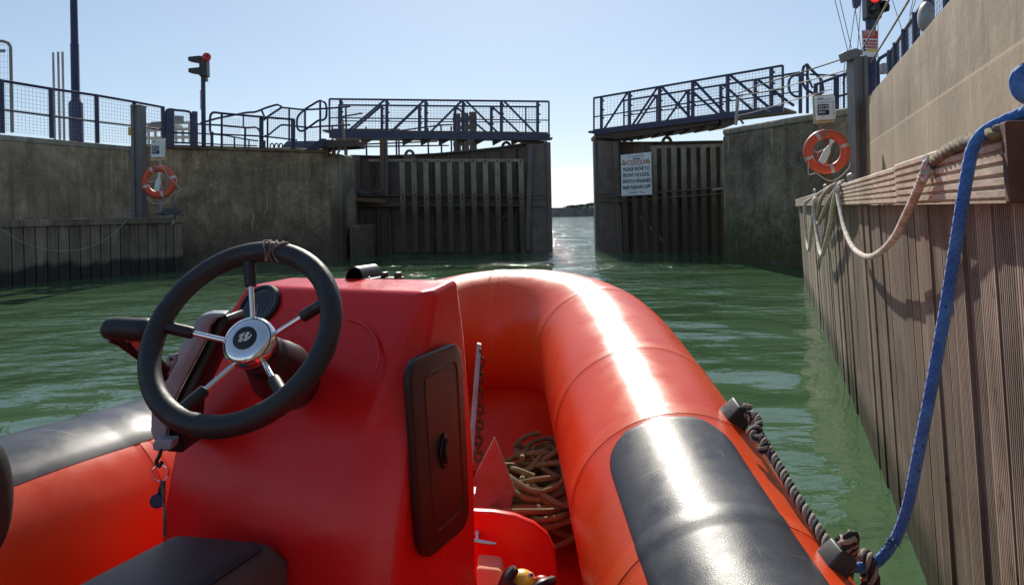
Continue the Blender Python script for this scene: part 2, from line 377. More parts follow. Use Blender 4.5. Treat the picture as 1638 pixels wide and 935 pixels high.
# tube fabric: coated cloth, slightly faded and dusty
def fabric(name, c1, c2, r0, r1, coat=0, scratch=.35, dusty=.12):
    m = mat(name, c1, r0); q = N(m); g = q.coord(world=True)
    n1 = q.noise(g, 3.2, 5, .6); n2 = q.noise(g, 13, 5, .65); n3 = q.noise(g, 420, 2)
    c = q.mix(q.ramp(n1, .35, .68), c1, c2)
    sc1 = q.noise(q.coord((55, 5, 5), world=True, rot=(0, 0, R(35))), 1.0, 3, .6); sc2 = q.noise(q.coord((5, 70, 5), world=True, rot=(0, 0, R(-20))), 1.0, 3, .6); du_ = q.noise(g, 5, 6, .75)
    scr = q.math('MAXIMUM', q.ramp(sc1, .70, .76), q.ramp(sc2, .70, .76))
    c = q.mix(q.math('MULTIPLY', scr, scratch), c, tuple(min(1, x*.5+.18) for x in c2)); c = q.mix(q.ramp(du_, .55, .72, 0, dusty), c, tuple(min(1, x*.6+.13) for x in c2))
    q.l(c, q.b.inputs['Base Color'])
    q.l(q.ramp(n2, .35, .65, r0, r1), q.b.inputs['Roughness'])
    q.b.inputs['Specular IOR Level'].default_value = .38
    q.l(q.bump(n3, .22, .0015, q.bump(q.noise(g, 7, 2), .05, .02)), q.b.inputs['Normal'])
    return m
M['tube'] = fabric('orange_red_coated_fabric', (.80, .066, .012), (.86, .10, .022), .25, .37)
M['patch'] = fabric('black_coated_fabric', (.030, .033, .042), (.055, .060, .072), .30, .46, scratch=.8, dusty=.5)
M['seam'] = fabric('seam_tape', (.80, .085, .016), (.85, .12, .03), .33, .45)
M['gel'] = fabric('red_gelcoat', (.72, .012, .014), (.78, .020, .018), .20, .32, scratch=.15, dusty=.06)
M['gel2'] = fabric('red_locker_gelcoat', (.70, .015, .010), (.76, .022, .015), .3, .45)

# water
m = mat('harbour_water', (.03, .095, .045), .03, **{'IOR': 1.33}); q = N(m); g = q.coord(world=True)
wa = q.noise(q.coord((.75, 1.0, 1), world=True, rot=(0, 0, R(14))), .8, 2, .5)
wb = q.noise(q.coord((.8, 1.35, 1), world=True, rot=(0, 0, R(-12))), 3.4, 2, .5)
wc = q.noise(q.coord((.8, 1.5, 1), world=True, rot=(0, 0, R(8))), 10, 2, .55)
wd_ = q.noise(q.coord(world=True), 26, 2, .5)
calm = q.ramp(q.noise(g, .34, 2), .40, .60, .10, 1.1)
yy_ = q.n('SeparateXYZ'); q.l(q.n('NewGeometry').outputs['Position'], yy_.inputs[0]); calm = q.math('MULTIPLY', calm, q.ramp(yy_.outputs[1], 5, 24, .45, 2.1))
hh = q.math('ADD', q.math('MULTIPLY', wa, .15), q.math('MULTIPLY', q.math('ADD', q.math('ADD', q.math('MULTIPLY', wb, .075), q.math('MULTIPLY', wc, .013)), q.math('MULTIPLY', wd_, .0042)), calm))
q.l(q.bump(hh, 1.0, 1.0), q.b.inputs['Normal'])
q.l(q.mix(q.ramp(q.noise(g, .25, 4), .35, .65), (.046, .100, .044), (.066, .132, .060)), q.b.inputs['Base Color'])
M['water'] = m

def plank_tone(m, d, pitch, org, lo=.66, hi=1.18):
    q = N(m); dt = q.n('VectorMath', operation='DOT_PRODUCT'); q.l(q.n('NewGeometry').outputs['Position'], dt.inputs[0]); dt.inputs[1].default_value = d
    fl_ = q.math('FLOOR', q.math('DIVIDE', q.math('SUBTRACT', dt.outputs['Value'], org), pitch), 0)
    wn_ = q.n('TexWhiteNoise', noise_dimensions='1D'); q.l(fl_, wn_.inputs['W'])
    src = q.b.inputs['Base Color'].links[0].from_socket; k = q.ramp(wn_.outputs['Value'], 0, 1, lo, hi)
    cb = q.n('CombineColor'); [q.l(k, cb.inputs[i]) for i in range(3)]
    q.l(q.mix(1.0, src, cb.outputs[0], 'MULTIPLY'), q.b.inputs['Base Color'])
# ------------------------------------------------------------------ water and land
struct(MB().add([(-2500, -40, 0), (2500, -40, 0), (2500, 4000, 0), (-2500, 4000, 0)], [(0, 1, 2, 3)]).build('water', M['water']))
ZQ = 2.92                                                  # quay level
# far breakwater seen through the open gate
MB().prism([(-220, 150, -.5), (-220, 151, 1.9), (-220, 166, 1.9), (-220, 176, -.5)], (520, 30, 0)).build('breakwater', M['far'])
tag(bpy.data.objects['breakwater'], 'low grey stone breakwater across the water beyond the open gates', 'breakwater')
def shrub(px, Y, hgt, wid, label):
    b = P(px, 332, Y); b.z = 1.9; t = thing('shrub', label, 'shrub', b, 'shrubs on the breakwater')
    mbt = MB(); mbl = MB()
    for k in range(5):
        a = random.uniform(-.5, .5); mbt.tube([b, b+Vector((a*wid*.5, random.uniform(-.3, .3), hgt*.7))], [.09, .03], 5)
    for k in range(420):
        u, v, z = random.gauss(0, .33), random.gauss(0, .3), random.random()**.7
        p = b+Vector((u*wid*(1.1-z*.6), v*wid*.6, z*hgt*(1-.25*abs(u)))); s = random.uniform(.12, .3)
        d = Vector((random.gauss(0, 1), random.gauss(0, 1), random.gauss(0, 1))).normalized(); e = d.orthogonal().normalized()
        mbl.add([p-d*s, p+e*s*.5, p+d*s, p-e*s*.5], [(0, 1, 2, 3)])
    mbl.build('crown', M['leaf'], t); mbt.build('trunk', M['bark'], t)
shrub(916, 160, .35, 2.5, 'smallest low shrub on the breakwater, left of the others')
shrub(931, 160, .5, 3, 'middle green shrub on the breakwater between two others')
shrub(947, 160, .8, 3.5, 'tallest shrub on the breakwater close to the right gate edge')

# left quay
Lw0, Lw1 = G(0, 215, ZQ), G(240, 237, ZQ)
dirL = (Lw1-Lw0).normalized(); Lwm = Lw0-dirL*10
back = Vector((-dirL.y, dirL.x, 0))
if back.x > 0: back = -back
def wallprism(a, b, zb, zt, thick, bk):
    a = Vector((a.x, a.y, zb)); b = Vector((b.x, b.y, zb)); return MB().prism([a, b, b+bk*thick, a+bk*thick], (0, 0, zt-zb))
t = thing('concrete_wall', 'long grey concrete quay wall above the left timber ledge', 'wall', Vector((Lw0.x, Lw0.y, -1)))
wallprism(Lwm, Lw1, -1, ZQ-.12, .8, back).build('wall_face', M['conc_l'], t)
wallprism(Lwm-back*.02, Lw1-back*.02, ZQ-.12+.002, ZQ, .82, back).build('coping', M['coping'], t, bevel=.02)
# left pier
Lp0 = Vector((Lw1.x, Lw1.y, 0))+Vector((.05, -.25, 0)); Lp1 = G(530, 243.5, ZQ); Lp2 = G(567, 250, ZQ-.02)
t = thing('concrete_pier', 'dark stained concrete pier between left timber ledge and left gate', 'pier', Lp0)
pb = [Vector((p.x, p.y, -1)) for p in (Lp0, Lp1, Lp2)]; pts = [pb[0], pb[1], pb[2], pb[2]+Vector((-.3, 2.2, 0)), pb[1]+Vector((-3, 4, 0)), pb[0]+Vector((-2.6, 1.4, 0))]
MB().prism(pts, (0, 0, ZQ+.98)).build('pier_body', M['conc_p'], t, bevel=.05)
c0 = [Vector((p.x, p.y, ZQ-.018)) for p in pts]
cn = Vector((.02, -.02, 0)); MB().prism([c0[0]+cn, c0[1]+cn*1.2, c0[1]+Vector((-1.4, 1.6, 0)), c0[0]+Vector((-1.3, .8, 0))], (0, 0, .10)).build('coping', M['conc_p'], t, bevel=.03)
bpy.context.view_layer.update()
for px, yt, yb, wd, mt in ((530, 243, 414, .07, 'rib'), (540, 246, 414, .24, 'guide'), (547.5, 246, 412, .05, 'rib')):
    a = G(px, 415, 0)-Vector((0, .06, 0)); MB().prism([Vector((a.x-wd/2, a.y-.03, -.5)), Vector((a.x+wd/2, a.y-.0, -.5)), Vector((a.x+wd/2, a.y+.5, -.5)), Vector((a.x-wd/2, a.y+.5, -.5))], (0, 0, ZQ+.44)).build('guide_strip', M[mt], t)
MB().prism([Vector((G(560, 413, 0).x, G(560, 413, 0).y, -.5)), Vector((G(597, 408, 0).x, G(597, 408, 0).y, -.5)), Vector((G(597, 408, 0).x, G(597, 408, 0).y+2, -.5)), Vector((G(560, 413, 0).x, G(560, 413, 0).y+2, -.5))], (0, 0, 1.42)).build('stepped_block', M['conc_p'], t, bevel=.04)
# ground behind the quays
lq = [Vector((Lwm.x, Lwm.y, 0))+back*.78, Vector((Lw1.x, Lw1.y, 0))+back*.78, pts[4]+Vector((0, 0, 1)), Vector((-7.2, 29, 0)), Vector((-60, 60, 0)), Vector((-60, 0, 0))]
o = struct(MB().prism([Vector((p.x, p.y, -1)) for p in lq], (0, 0, ZQ+.97)).build('quay_ground', M['deck']))

# left timber ledge
La, Lb = G(0, 458, 0), G(293, 432, 0); dl = (Lb-La).normalized(); La2 = La-dl*9; nl = Vector((dl.y, -dl.x, 0))   # nl faces channel
LZ = 1.24
t = thing('timber_ledge', 'grey vertical plank timber ledge with dark tide line below the left quay wall', 'ledge', La)
plank_tone(M['wood_l'], dl, .225, La2.dot(dl))
mb = MB(); tot = (Lb-La2).length; k = 0; x = 0
while x < tot-.02:
    wd = min(.225, tot-x); a = La2+dl*(x+.012); b = La2+dl*(x+wd-.012); off = nl*random.uniform(-.008, .008)
    mb.prism([a+off+Vector((0, 0, -.6)), b+off+Vector((0, 0, -.6)), b-nl*.06+Vector((0, 0, -.6)), a-nl*.06+Vector((0, 0, -.6))], (0, 0, .6+LZ-.13)); x += .225
mb.build('planking', M['wood_l'], t)
MB().prism([La2-nl*.10+Vector((0, 0, -.6)), Lb-nl*.10+Vector((0, 0, -.6)), Lb-nl*.16+Vector((0, 0, -.6)), La2-nl*.16+Vector((0, 0, -.6))], (0, 0, 1.6)).build('backing_board', M['black'], t)
MB().prism([La2+nl*.05+Vector((0, 0, LZ-.14)), Lb+nl*.05+dl*.03+Vector((0, 0, LZ-.14)), Lb-nl*.2+dl*.03+Vector((0, 0, LZ-.14)), La2-nl*.2+Vector((0, 0, LZ-.14))], (0, 0, .14)).build('edge_beam', M['wood_l'], t, bevel=.012)
MB().prism([La2-nl*.21+Vector((0, 0, LZ-.10)), Lb-nl*.21+Vector((0, 0, LZ-.10)), Lb-nl*1.3+Vector((0, 0, LZ-.10)), La2-nl*1.3+Vector((0, 0, LZ-.10))], (0, 0, .08)).build('deck_boards', M['wood_l'], t)
mb = MB(); a, b = Lb+Vector((0, 0, -.6)), Lb-nl*.9+Vector((0, 0, -.6)); mb.prism([a, b, b-dl*.05, a-dl*.05], (0, 0, .6+LZ-.14)); mb.build('end_planks', M['wood_l'], t)

# right pier
Ra = G(1160, 418, 0); Rb = G(1366, 173, ZQ); Rb.z = 0
t = thing('concrete_pier', 'black and green mossy concrete pier to the right of the right gate', 'pier', Ra)
rb = [Vector((p.x, p.y, -1)) for p in (Ra, Rb)]
pp = [rb[0], rb[1]+(rb[1]-rb[0]).normalized()*.6, rb[1]+Vector((4, 2, 0)), rb[0]+Vector((4.5, 3.5, 0)), rb[0]+Vector((1.3, 3.6, 0))]
MB().prism(pp, (0, 0, ZQ+.90)).build('pier_body', M['conc_r'], t, bevel=.06)
MB().prism([Vector((p.x, p.y, ZQ-.10)) for p in (pp[0], pp[1], pp[2], pp[3], pp[4])], (0, 0, .14)).build('coping', M['coping'], t, bevel=.05, seg=3)
# right upper wall
Ua, Ub = G(1381, 164, ZQ), G(1519, 0, ZQ); du = (Ub-Ua).normalized(); Uc = Ua+du*22; nr = Vector((-du.y, du.x, 0))
if nr.x > 0: nr = -nr
t = thing('concrete_wall', 'tall pale buff concrete wall rising behind the right timber fender', 'wall', Vector((Ua.x, Ua.y, -1)))
wallprism(Ua, Uc, -1, ZQ, .5, -nr).build('wall_face', M['conc_u'], t, bevel=.015)
rq = [Ua-nr*.49, Uc-nr*.49, Vector((40, -12, 0)), Vector((40, 40, 0)), Vector((11, 40, 0)), pp[3]+Vector((0.2, -.3, 0)), pp[2]+Vector((-.3, -1.2, 0))]
struct(MB().prism([Vector((p.x, p.y, -1)) for p in rq], (0, 0, ZQ+.96)).build('quay_ground', M['deck']))

# ------------------------------------------------------------------ right timber fender (near)
WA, WB, WC = .40, .335, -.05       # face x = WA + WB*y + WC*(z-EYE)
dW = Vector((WB, 1, 0)).normalized(); nW = Vector((-1, WB, 0)).normalized()
def W(px, py, off=0.0):            # point on the timber face seen at a pixel, off metres towards the channel
    q = P(px, py, 1.0); a = WA-off*math.sqrt(1+WB*WB)
    return P(px, py, a/(q.x-WB-WC*(q.z-EYE)))
def Wy(y, z, off=0.0): return Vector((WA-off*math.sqrt(1+WB*WB)+WB*y+WC*(z-EYE), y, z))
t = thing('timber_fender', 'sunlit brown grooved timber fender wall along the right side', 'fender', Wy(2, 0))
plank_tone(M['wood_r'], dW, .124, Wy(-.8, 1).dot(dW))
mb = MB(); y = -.8; YE = 12.4; zt = EYE-.002
while y < YE:
    wd = .124; wy = wd*dW.y; jig = random.uniform(-.005, .005); top = zt; botz = -.5; ng = 9 if y < 5 else (5 if y < 7 else 0)
    prof = []
    lo, hi = .0045, wd-.0045
    if ng:
        st = (hi-lo)/ng; prof = [(lo, -.045), (lo, 0)]
        for g in range(ng):
            a = lo+g*st
            if g: prof += [(a-.0034, 0), (a-.0024, -.008), (a+.0024, -.008), (a+.0034, 0)]
        prof += [(hi, 0), (hi, -.045)]
    else: prof = [(lo, -.045), (lo, 0), (hi, 0), (hi, -.045)]
    lean = random.uniform(-.002, .002)
    vs = []
    for zz in (botz, top):
        for s_, o_ in prof:
            vs.append(Wy(y+s_*dW.y, zz, o_+jig+lean*(zz-1)))
    n = len(prof)
    mb.add(vs, [(i+1, i, i+n, i+1+n) for i in range(n-1)]+[tuple(range(n)), tuple(range(2*n-1, n-1, -1))])
    y += wy
mb.build('planking', M['wood_r'], t)
mb = MB(); mb.add([Wy(-.8, -.5, -.05), Wy(YE, -.5, -.05), Wy(YE, zt-.03, -.05), Wy(-.8, zt-.03, -.05)], [(0, 1, 2, 3)]); mb.build('backing_board', M['black'], t)
def ledger(y0, y1, z0, z1, ng, proud=.05, dep=.07):
    prof = [(z0, -dep), (z0, proud-.004), (z0+.004, proud)]
    st = (z1-z0)/ng
    for g in range(1, ng):
        a = z0+g*st; prof += [(a-.0035, proud), (a-.0015, proud-.007), (a+.0025, proud-.007), (a+.0045, proud)]
    prof += [(z1-.004, proud), (z1, proud-.004), (z1, -dep)]
    yy = [y0+(y1-y0)*i/12 for i in range(13)]; vs = []; fs = []; n = len(prof)
    for j, y in enumerate(yy):
        wob = 0
        for z, o_ in prof: vs.append(Wy(y, z+wob, o_))
    for j in range(12):
        for i in range(n-1): fs.append((j*n+i, j*n+i+1, (j+1)*n+i+1, (j+1)*n+i))
        fs.append((j*n+n-1, j*n, (j+1)*n, (j+1)*n+n-1))
    fs += [tuple(range(n)), tuple(12*n+i for i in range(n-1, -1, -1))]
    return MB().add(vs, fs)
yl = W(1608, 270, .05).y; ym = W(1432, 300, .05).y
ledger(yl, ym, EYE+.004, EYE+.112, 6).build('ledger_board', M['wood_h'], t)
ledger(ym+.006, 6.2, EYE+.002, EYE+.108, 6, .046).build('ledger_board', M['wood_h'], t)
ledger(6.208, YE, EYE+.003, EYE+.104, 6, .05).build('ledger_board', M['wood_h'], t)
mb = MB(); e0, e1 = yl-.001, yl-.03
mb.add([Wy(y, z, o_) for y in (e0, e1) for z, o_ in ((EYE-.002, -.005), (EYE-.002, .054), (EYE+.118, .054), (EYE+.118, -.005))], [(0, 1, 2, 3), (7, 6, 5, 4), (0, 4, 5, 1), (1, 5, 6, 2), (2, 6, 7, 3), (3, 7, 4, 0)])
mb.build('end_block', M['endgrain'], t, bevel=.003)
mb = MB(); mb.add([Wy(-.8, EYE-.006, -.044), Wy(13.6, EYE-.006, -.044), Wy(13.6, EYE-.01, -1.2), Wy(-.8, EYE-.01, -1.2)], [(0, 1, 2, 3)]); mb.build('deck_boards', M['wood_h'], t)
mb = MB(); a = [Wy(YE+.02, -.5, 0), Wy(YE+.02, -.5, -1.1), Wy(YE+.07, -.5, -1.1), Wy(YE+.07, -.5, 0)]; mb.prism(a, Vector((WC*1.7, 0, 1.69))); mb.build('end_planks', M['wood_r'], t)

# ------------------------------------------------------------------ lock gates
def V(mb, px, yt, yb, Y, w_, d_, mi=0):
    a = P(px, yt, Y); b = P(px, yb, Y); x = (a.x+b.x)/2; mb.box((x, Y, (a.z+b.z)/2), (w_, d_, a.z-b.z), mi=mi)
def gate(name, label, top, ribs, beam_y, post, lugs, base):
    t = thing('lock_gate', label, 'gate', base)
    tp = [P(*q) for q in top]; n = len(tp)
    vs = [Vector((p.x, p.y, -1)) for p in tp]+[p for p in tp]+[p+Vector((0, .35, 0)) for p in tp]+[Vector((p.x, p.y+.35, -1)) for p in tp]
    fs = []
    for r_ in range(3):
        for i in range(n-1): fs.append((r_*n+i, r_*n+i+1, (r_+1)*n+i+1, (r_+1)*n+i))
    MB().add(vs, fs).build('skin_plate', M['gate'], t)
    mb = MB()
    for a, b in zip(tp, tp[1:]): mb.bar(a+Vector((0, -.12, .01)), b+Vector((0, -.12, .01)), .30, .035)
    mb.build('top_flange', M['gate2'], t)
    return t, tp
def interp(tp, x):
    for a, b in zip(tp, tp[1:]):
        if a.x <= x <= b.x or (b is tp[-1] and x > b.x): return a.lerp(b, (x-a.x)/(b.x-a.x))
    return tp[0]
# left
tpx = [(562, 250, 23.9), (600, 251, 24.3), (650, 249.5, 24.5), (700, 247, 24.5), (750, 242.5, 24.4), (800, 237, 24.3), (845, 230.5, 24.0)]
t, tp = gate('lock_gate', 'dark brown steel lock gate left of the gap with pale vertical fender ribs', tpx, None, None, None, None, P(720, 400, 24.3)*1)
for px in (575, 599, 621, 662, 690, 718, 748, 775, 800, 825):
    a = P(px, 300, 24.1).x; p = interp(tp, a); MB().box((a, p.y-.10, (p.z-1)/2), (.03, .2, p.z+1)).build('stiffener', M['gate'], t)
def beamrun(x0, x1, y0_, y1_, Y, name, mt, d_=.4):
    a = P(x0, (y0_+y1_)/2, Y); b = P(x1, (y0_+y1_)/2, Y); h = (y1_-y0_)/F*Y
    mb = MB(); mb.bar(a+Vector((0, 0, h/2)), b+Vector((0, 0, h/2)), d_, .03); mb.bar(a-Vector((0, 0, h/2)), b-Vector((0, 0, h/2)), d_, .03); mb.bar(a+Vector((0, .1, 0)), b+Vector((0, .1, 0)), .03, h)
    return mb.build(name, M[mt], t)
beamrun(562, 846, 313, 329, 23.85, 'cross_beam', 'gate')
MB().bar(P(590, 256.5, 23.6), P(832, 256.5, 23.5), .10, .08).build('fender_rail', M['rib'], t)
for i in range(11):
    px = 643+i*19.0
    mb = MB(); mb.bar(P(px, 255, 23.5), P(px+(3.5+i*.05), 403, 23.5), .155, .10); mb.build('fender_rib', M['rib'], t, bevel=.01)
    for yy in (257.5, 312, 317.5): MB().ball(P(px+(yy-255)*.024, yy, 23.43), .028, 8, 4).build('bolt', M['chain'], t)
for a, b in (((655, 335), (700, 378)), ((700, 380), (735, 335)), ((775, 375), (820, 335))):
    MB().bar(P(*a, 24.0), P(*b, 24.0), .10, .06).build('brace', M['gate2'], t)
for px, yy in ((655, 249), (810, 236)):
    c = P(px, yy, 24.2); mb = MB(); pr = []
    for k in range(13): an = math.pi*k/12; pr.append((math.cos(an)*.17, math.sin(an)*.20))
    for k in range(12):
        a, b = pr[k], pr[k+1]; mb.prism([c+Vector((a[0], 0, a[1])), c+Vector((b[0], 0, b[1])), c+Vector((b[0]*.4, 0, b[1]*.4+.04)), c+Vector((a[0]*.4, 0, a[1]*.4+.04))], (0, .05, 0))
    mb.prism([c+Vector((-.17, 0, .001)), c+Vector((.17, 0, .001)), c+Vector((.2, 0, -.1)), c+Vector((-.2, 0, -.1))], (0, .05, 0))
    mb.build('lifting_lug', M['gate'], t)
mb = MB(); V(mb, 863, 231, 412, 23.95, .72, .5); mb.build('end_panel', M['gate'], t)
mb = MB(); V(mb, 878.5, 228, 412, 23.75, .12, .3); mb.build('mitre_post', M['gate2'], t)
MB().bar(P(849, 233, 23.6), P(843, 400, 23.6), .14, .12).build('flange', M['gate2'], t)
mb = MB()
for yy in (311, 317.5, 329): mb.bar(P(849, yy, 23.66), P(876, yy, 23.66), .06, .03)
mb.build('ledge_strip', M['gate2'], t)
mb = MB(); V(mb, 612, 222, 312, 23.4, .13, .13); mb.build('support_post', M['rust'], t)
mb = MB(); V(mb, 618, 222, 314, 23.5, .09, .12); mb.build('support_post', M['gate2'], t)
mb = MB(); V(mb, 571, 251, 310, 23.7, .22, .2); mb.build('hinge_column', M['gate2'], t)
# rusty hinge arm and catwalk at the heel of the left gate
mb = MB(); mb.bar(P(562, 318, 23.2), P(615, 322, 23.5), .5, .12); mb.build('hinge_arm', M['rust'], t)
mb = MB()
for k in range(9): p = P(572+k*4.5, 306+random.uniform(-2, 1.5), 23.2); mb.bar(p, p+Vector((random.uniform(.1, .35), random.uniform(-.1, .1), random.uniform(-.05, .06))), .06, .03)
mb.tube([P(563, 298, 23.1), P(568, 300, 23.1), P(580, 309, 23.1)], .02, 6); mb.build('hinge_rods', M['gate2'], t)
for px in (572, 590, 607, 625): mb = MB(); V(mb, px, 345, 410, 24.05, .07, .12); mb.build('stiffener', M['rust'], t)
# right
t = None
tpx = [(951, 228.5, 24.2), (985, 229, 24.0), (1030, 229, 23.6), (1080, 228.6, 23.1), (1130, 227.5, 22.6), (1175, 227, 22.2)]
t, tp = gate('lock_gate', 'dark brown steel lock gate right of the gap with the attention sign', tpx, None, None, None, None, P(1050, 400, 23.2)*1)
for px in (1014, 1049, 1085, 1125, 1150):
    a = P(px, 300, 23.0).x; p = interp(tp, a); MB().box((a, p.y-.10, (p.z-1)/2), (.03, .2, p.z+1)).build('stiffener', M['gate'], t)
mb = MB(); a, b = P(1040, 236, 22.9), P(1168, 232, 21.9); mb.bar(a, b, .1, .09); mb.build('fender_rail', M['rib'], t)
for i in range(11):
    px = 999+i*15.7; Y = 22.95-(px-999)*.006; y0_ = 236-(px-1000)*.03 if px > 1040 else 305
    mb = MB(); mb.bar(P(px, y0_, Y), P(px+3, 405, Y), .15, .10); mb.build('fender_rib', M['rib'], t, bevel=.01)
beam = MB(); beam.bar(P(985, 313, 23.3), P(1170, 299, 21.9), .35, .03); beam.bar(P(985, 322, 23.3), P(1170, 309, 21.9), .35, .03); beam.bar(P(985, 317, 23.4), P(1170, 304, 22.05), .03, .18); beam.build('cross_beam', M['gate'], t)
MB().bar(P(1140, 303.5, 21.9), P(1166, 299.5, 21.7), .05, .05).build('pale_strip', M['galv'], t)
for a, b in (((1015, 335), (1070, 395)), ((1105, 370), (1150, 325))): MB().bar(P(*a, 23.0), P(*b, 22.6), .10, .06).build('brace', M['gate2'], t)
mb = MB(); V(mb, 973, 227, 412, 23.7, .66, .5); mb.build('end_panel', M['gate'], t)
mb = MB(); V(mb, 952.5, 225.5, 412, 23.65, .07, .35); mb.build('mitre_post', M['gate2'], t)
MB().bar(P(984, 227, 23.35), P(992, 400, 23.35), .16, .06).build('flange', M['gate'], t)
c = P(1067, 229, 23.2); mb = MB(); pr = [(math.cos(math.pi*k/12)*.17, math.sin(math.pi*k/12)*.22) for k in range(13)]
for k in range(12):
    a, b = pr[k], pr[k+1]; mb.prism([c+Vector((a[0], 0, a[1])), c+Vector((b[0], 0, b[1])), c+Vector((b[0]*.4, 0, b[1]*.4+.04)), c+Vector((a[0]*.4, 0, a[1]*.4+.04))], (0, .05, 0))
mb.prism([c+Vector((-.17, 0, .001)), c+Vector((.17, 0, .001)), c+Vector((.2, 0, -.1)), c+Vector((-.2, 0, -.1))], (0, .05, 0)); mb.build('lifting_lug', M['gate'], t)
mb = MB()
for yy in (310, 315, 322): mb.bar(P(957, yy, 23.42), P(985, yy-.5, 23.42), .05, .025)
mb.build('ledge_strip', M['gate2'], t)

# attention sign
Ys = 22.6
q0, q1, q2, q3 = P(994, 313.5, Ys), P(1043, 311, Ys-.35), P(1041.5, 243, Ys-.35), P(993, 248, Ys)
rt = (q1-q0); wS = rt.length; rt.normalize(); hS = (q3.z-q0.z); nS = Vector((rt.y, -rt.x, 0)).normalized()
t = thing('notice_board', 'white notice board reading ATTENTION hung on the right lock gate', 'sign', q0)
MB().prism([q0, q1, q2, q3], -nS*.03 if nS.y < 0 else nS*.03).build('board', M['white'], t)
ns = nS if nS.y < 0 else -nS
def L(u, v, off=.006): return q0+rt*wS*u+(q3-q0)*v+ns*off
mbt = MB(); uu = UP
for txt, v, sz in (('PLEASE MOVE TO', .60, .138), ('FRONT OF LOCK,', .455, .138), ('SWITCH ENGINES', .305, .138), ('AND RADARS OFF', .16, .138)):
    mbt.text(txt, sz, L(.5, v), rt, uu, sx=.72)
    mbt.text(txt, sz, L(.508, v, .0065), rt, uu, sx=.72); mbt.text(txt, sz, L(.504, v+.006, .0068), rt, uu, sx=.72)
mbt.text('Thank - You', .09, L(.5, .05), rt, uu); mbt.build('black_lettering', M['inktext'], t)
mb = MB(); mb.text('ATTENTION', .155, L(.5, .765), rt, uu, sx=.72); mb.text('ATTENTION', .155, L(.505, .765, .0065), rt, uu, sx=.72); mb.bar(L(.2, .745), L(.8, .745), .004, .012); mb.build('red_lettering', M['redtext'], t)
mb = MB(); mb.text('SOVEREIGN', .10, L(.5, .915), rt, uu, sx=1.0); mb.build('pale_lettering', M['bluetext'], t)
MB().bar(L(.40, .885), L(.63, .885), .004, .03).build('navy_strip', M['navytext'], t)
for u in (.09, .89):
    tr = MB().prism([L(u-.075, .755), L(u+.075, .755), L(u, .88)], ns*.003).build('warning_triangle', M['inktext'], t)
    MB().prism([L(u-.05, .768, .0095), L(u+.05, .768, .0095), L(u, .85, .0095)], ns*.001).build('yellow_centre', M['yellow'], tr)
mb = MB()
for u in (.1, .5, .9):
    for v in (.03, .4, .95): mb.ball(L(u+.02*(v > .3), v), .009, 6, 4)
mb.build('bolt', M['chain'], t)

# ------------------------------------------------------------------ footbridges and railings
def wires(mb, a, b, hgt, gap=.075, r=.0032, up=UP):
    a = Vector(a); b = Vector(b); d = b-a; n = max(2, int(d.length/gap)); h = up*hgt
    for i in range(n+1): p = a+d*i/n; mb.tube([p, p+h], r, 3, False)
    m_ = max(2, int(hgt/gap))
    for j in range(m_+1): mb.tube([a+h*j/m_, b+h*j/m_], r, 3, False)
    return mb
def seg(t, name, pts, r, m='navy', n=6): return MB().tube(pts, r, n).build(name, M[m], t, smooth=True)
def truss(t, x0, yt0, yb0, Y0, x1, yt1, yb1, Y1, posts, diags, endh=None, midf=.58):
    """one side of a footbridge: rails, posts, diagonals and wire mesh between two pixel columns"""
    def at(px, f):       # f 0 bottom .. 1 top
        u = (px-x0)/(x1-x0); Y = 1/((1-u)/Y0+u/Y1); yt = yt0+(yt1-yt0)*u; yb = yb0+(yb1-yb0)*u
        return P(px, yb+(yt-yb)*f, Y)
    MB().bar(at(x0, 1), at(x1, 1), .055, .055).build('top_rail', M['navy'], t)
    MB().bar(at(x0, 1-midf), at(x1, 1-midf), .035, .035).build('mid_rail', M['navy'], t)
    for i, px in enumerate(posts): MB().bar(at(px, 0), at(px, 1), .09 if 0 < i < len(posts)-1 else .05, .06).build('post', M['navy'], t)
    for a, fa, b, fb in diags: MB().bar(at(a, fa), at(b, fb), .06, .06, up=Vector((0, 1, 0))).build('diagonal', M['navy'], t)
    mb = MB(); NW = int((at(x1, 0)-at(x0, 0)).length/.10)
    for i in range(NW+1): px = x0+(x1-x0)*i/NW; mb.tube([at(px, 0), at(px, 1)], .0035, 3, False)
    for j in range(1, 12): mb.tube([at(x0, j/12), at(x1, j/12)], .0035, 3, False)
    mb.build('mesh_panel', M['wire'], t)
    for px in posts[1:-1]:
        for f in (.35, .6, .88): MB().box(at(px, f)+Vector((.06, -.02, 0)), (.05, .04, .05)).build('clip', M['navy'], t)
    return at
t = thing('footbridge', 'blue railed footbridge above the left lock gate', 'footbridge', P(700, 230, 24.3))
at = truss(t, 527, 158.5, 210, 23.9, 878, 162.5, 214, 23.6, [527, 545, 619, 681, 741, 802, 860, 878], [(556, 0, 616, 1), (625, 0, 679, 1), (688, 0, 739, 1), (745, 1, 797, 0), (806, 1, 857, 0)])
truss(t, 542, 168, 212, 25.6, 860, 171, 214, 25.3, [542, 611, 671, 728, 786, 841], [(560, 0, 611, 1), (625, 0, 671, 1), (728, 1, 780, 0), (787, 1, 832, 0)])
MB().bar(P(527, 215.5, 23.85), P(880, 219.5, 23.55), .09, .20).build('side_beam', M['navy'], t)
MB().bar(P(540, 215.5, 25.65), P(872, 219, 25.35), .09, .20).build('side_beam', M['navy'], t)
MB().bar(P(528, 213, 24.75), P(876, 217, 24.45), 1.7, .05).build('deck_plate', M['beam'], t)
for px in (577, 643, 672, 701, 730, 758, 787, 817, 846):
    a = P(px, 222.5, 23.9); b = P(px+20, 222.8, 23.9); c = P(px+1, 233, 23.9); MB().prism([a, b, c], (0, .10, 0)).build('cross_bracket', M['beam'], t)
MB().bar(P(535, 221, 24.4), P(876, 221.5, 24.4), 1.2, .05).build('under_beam', M['beam'], t)
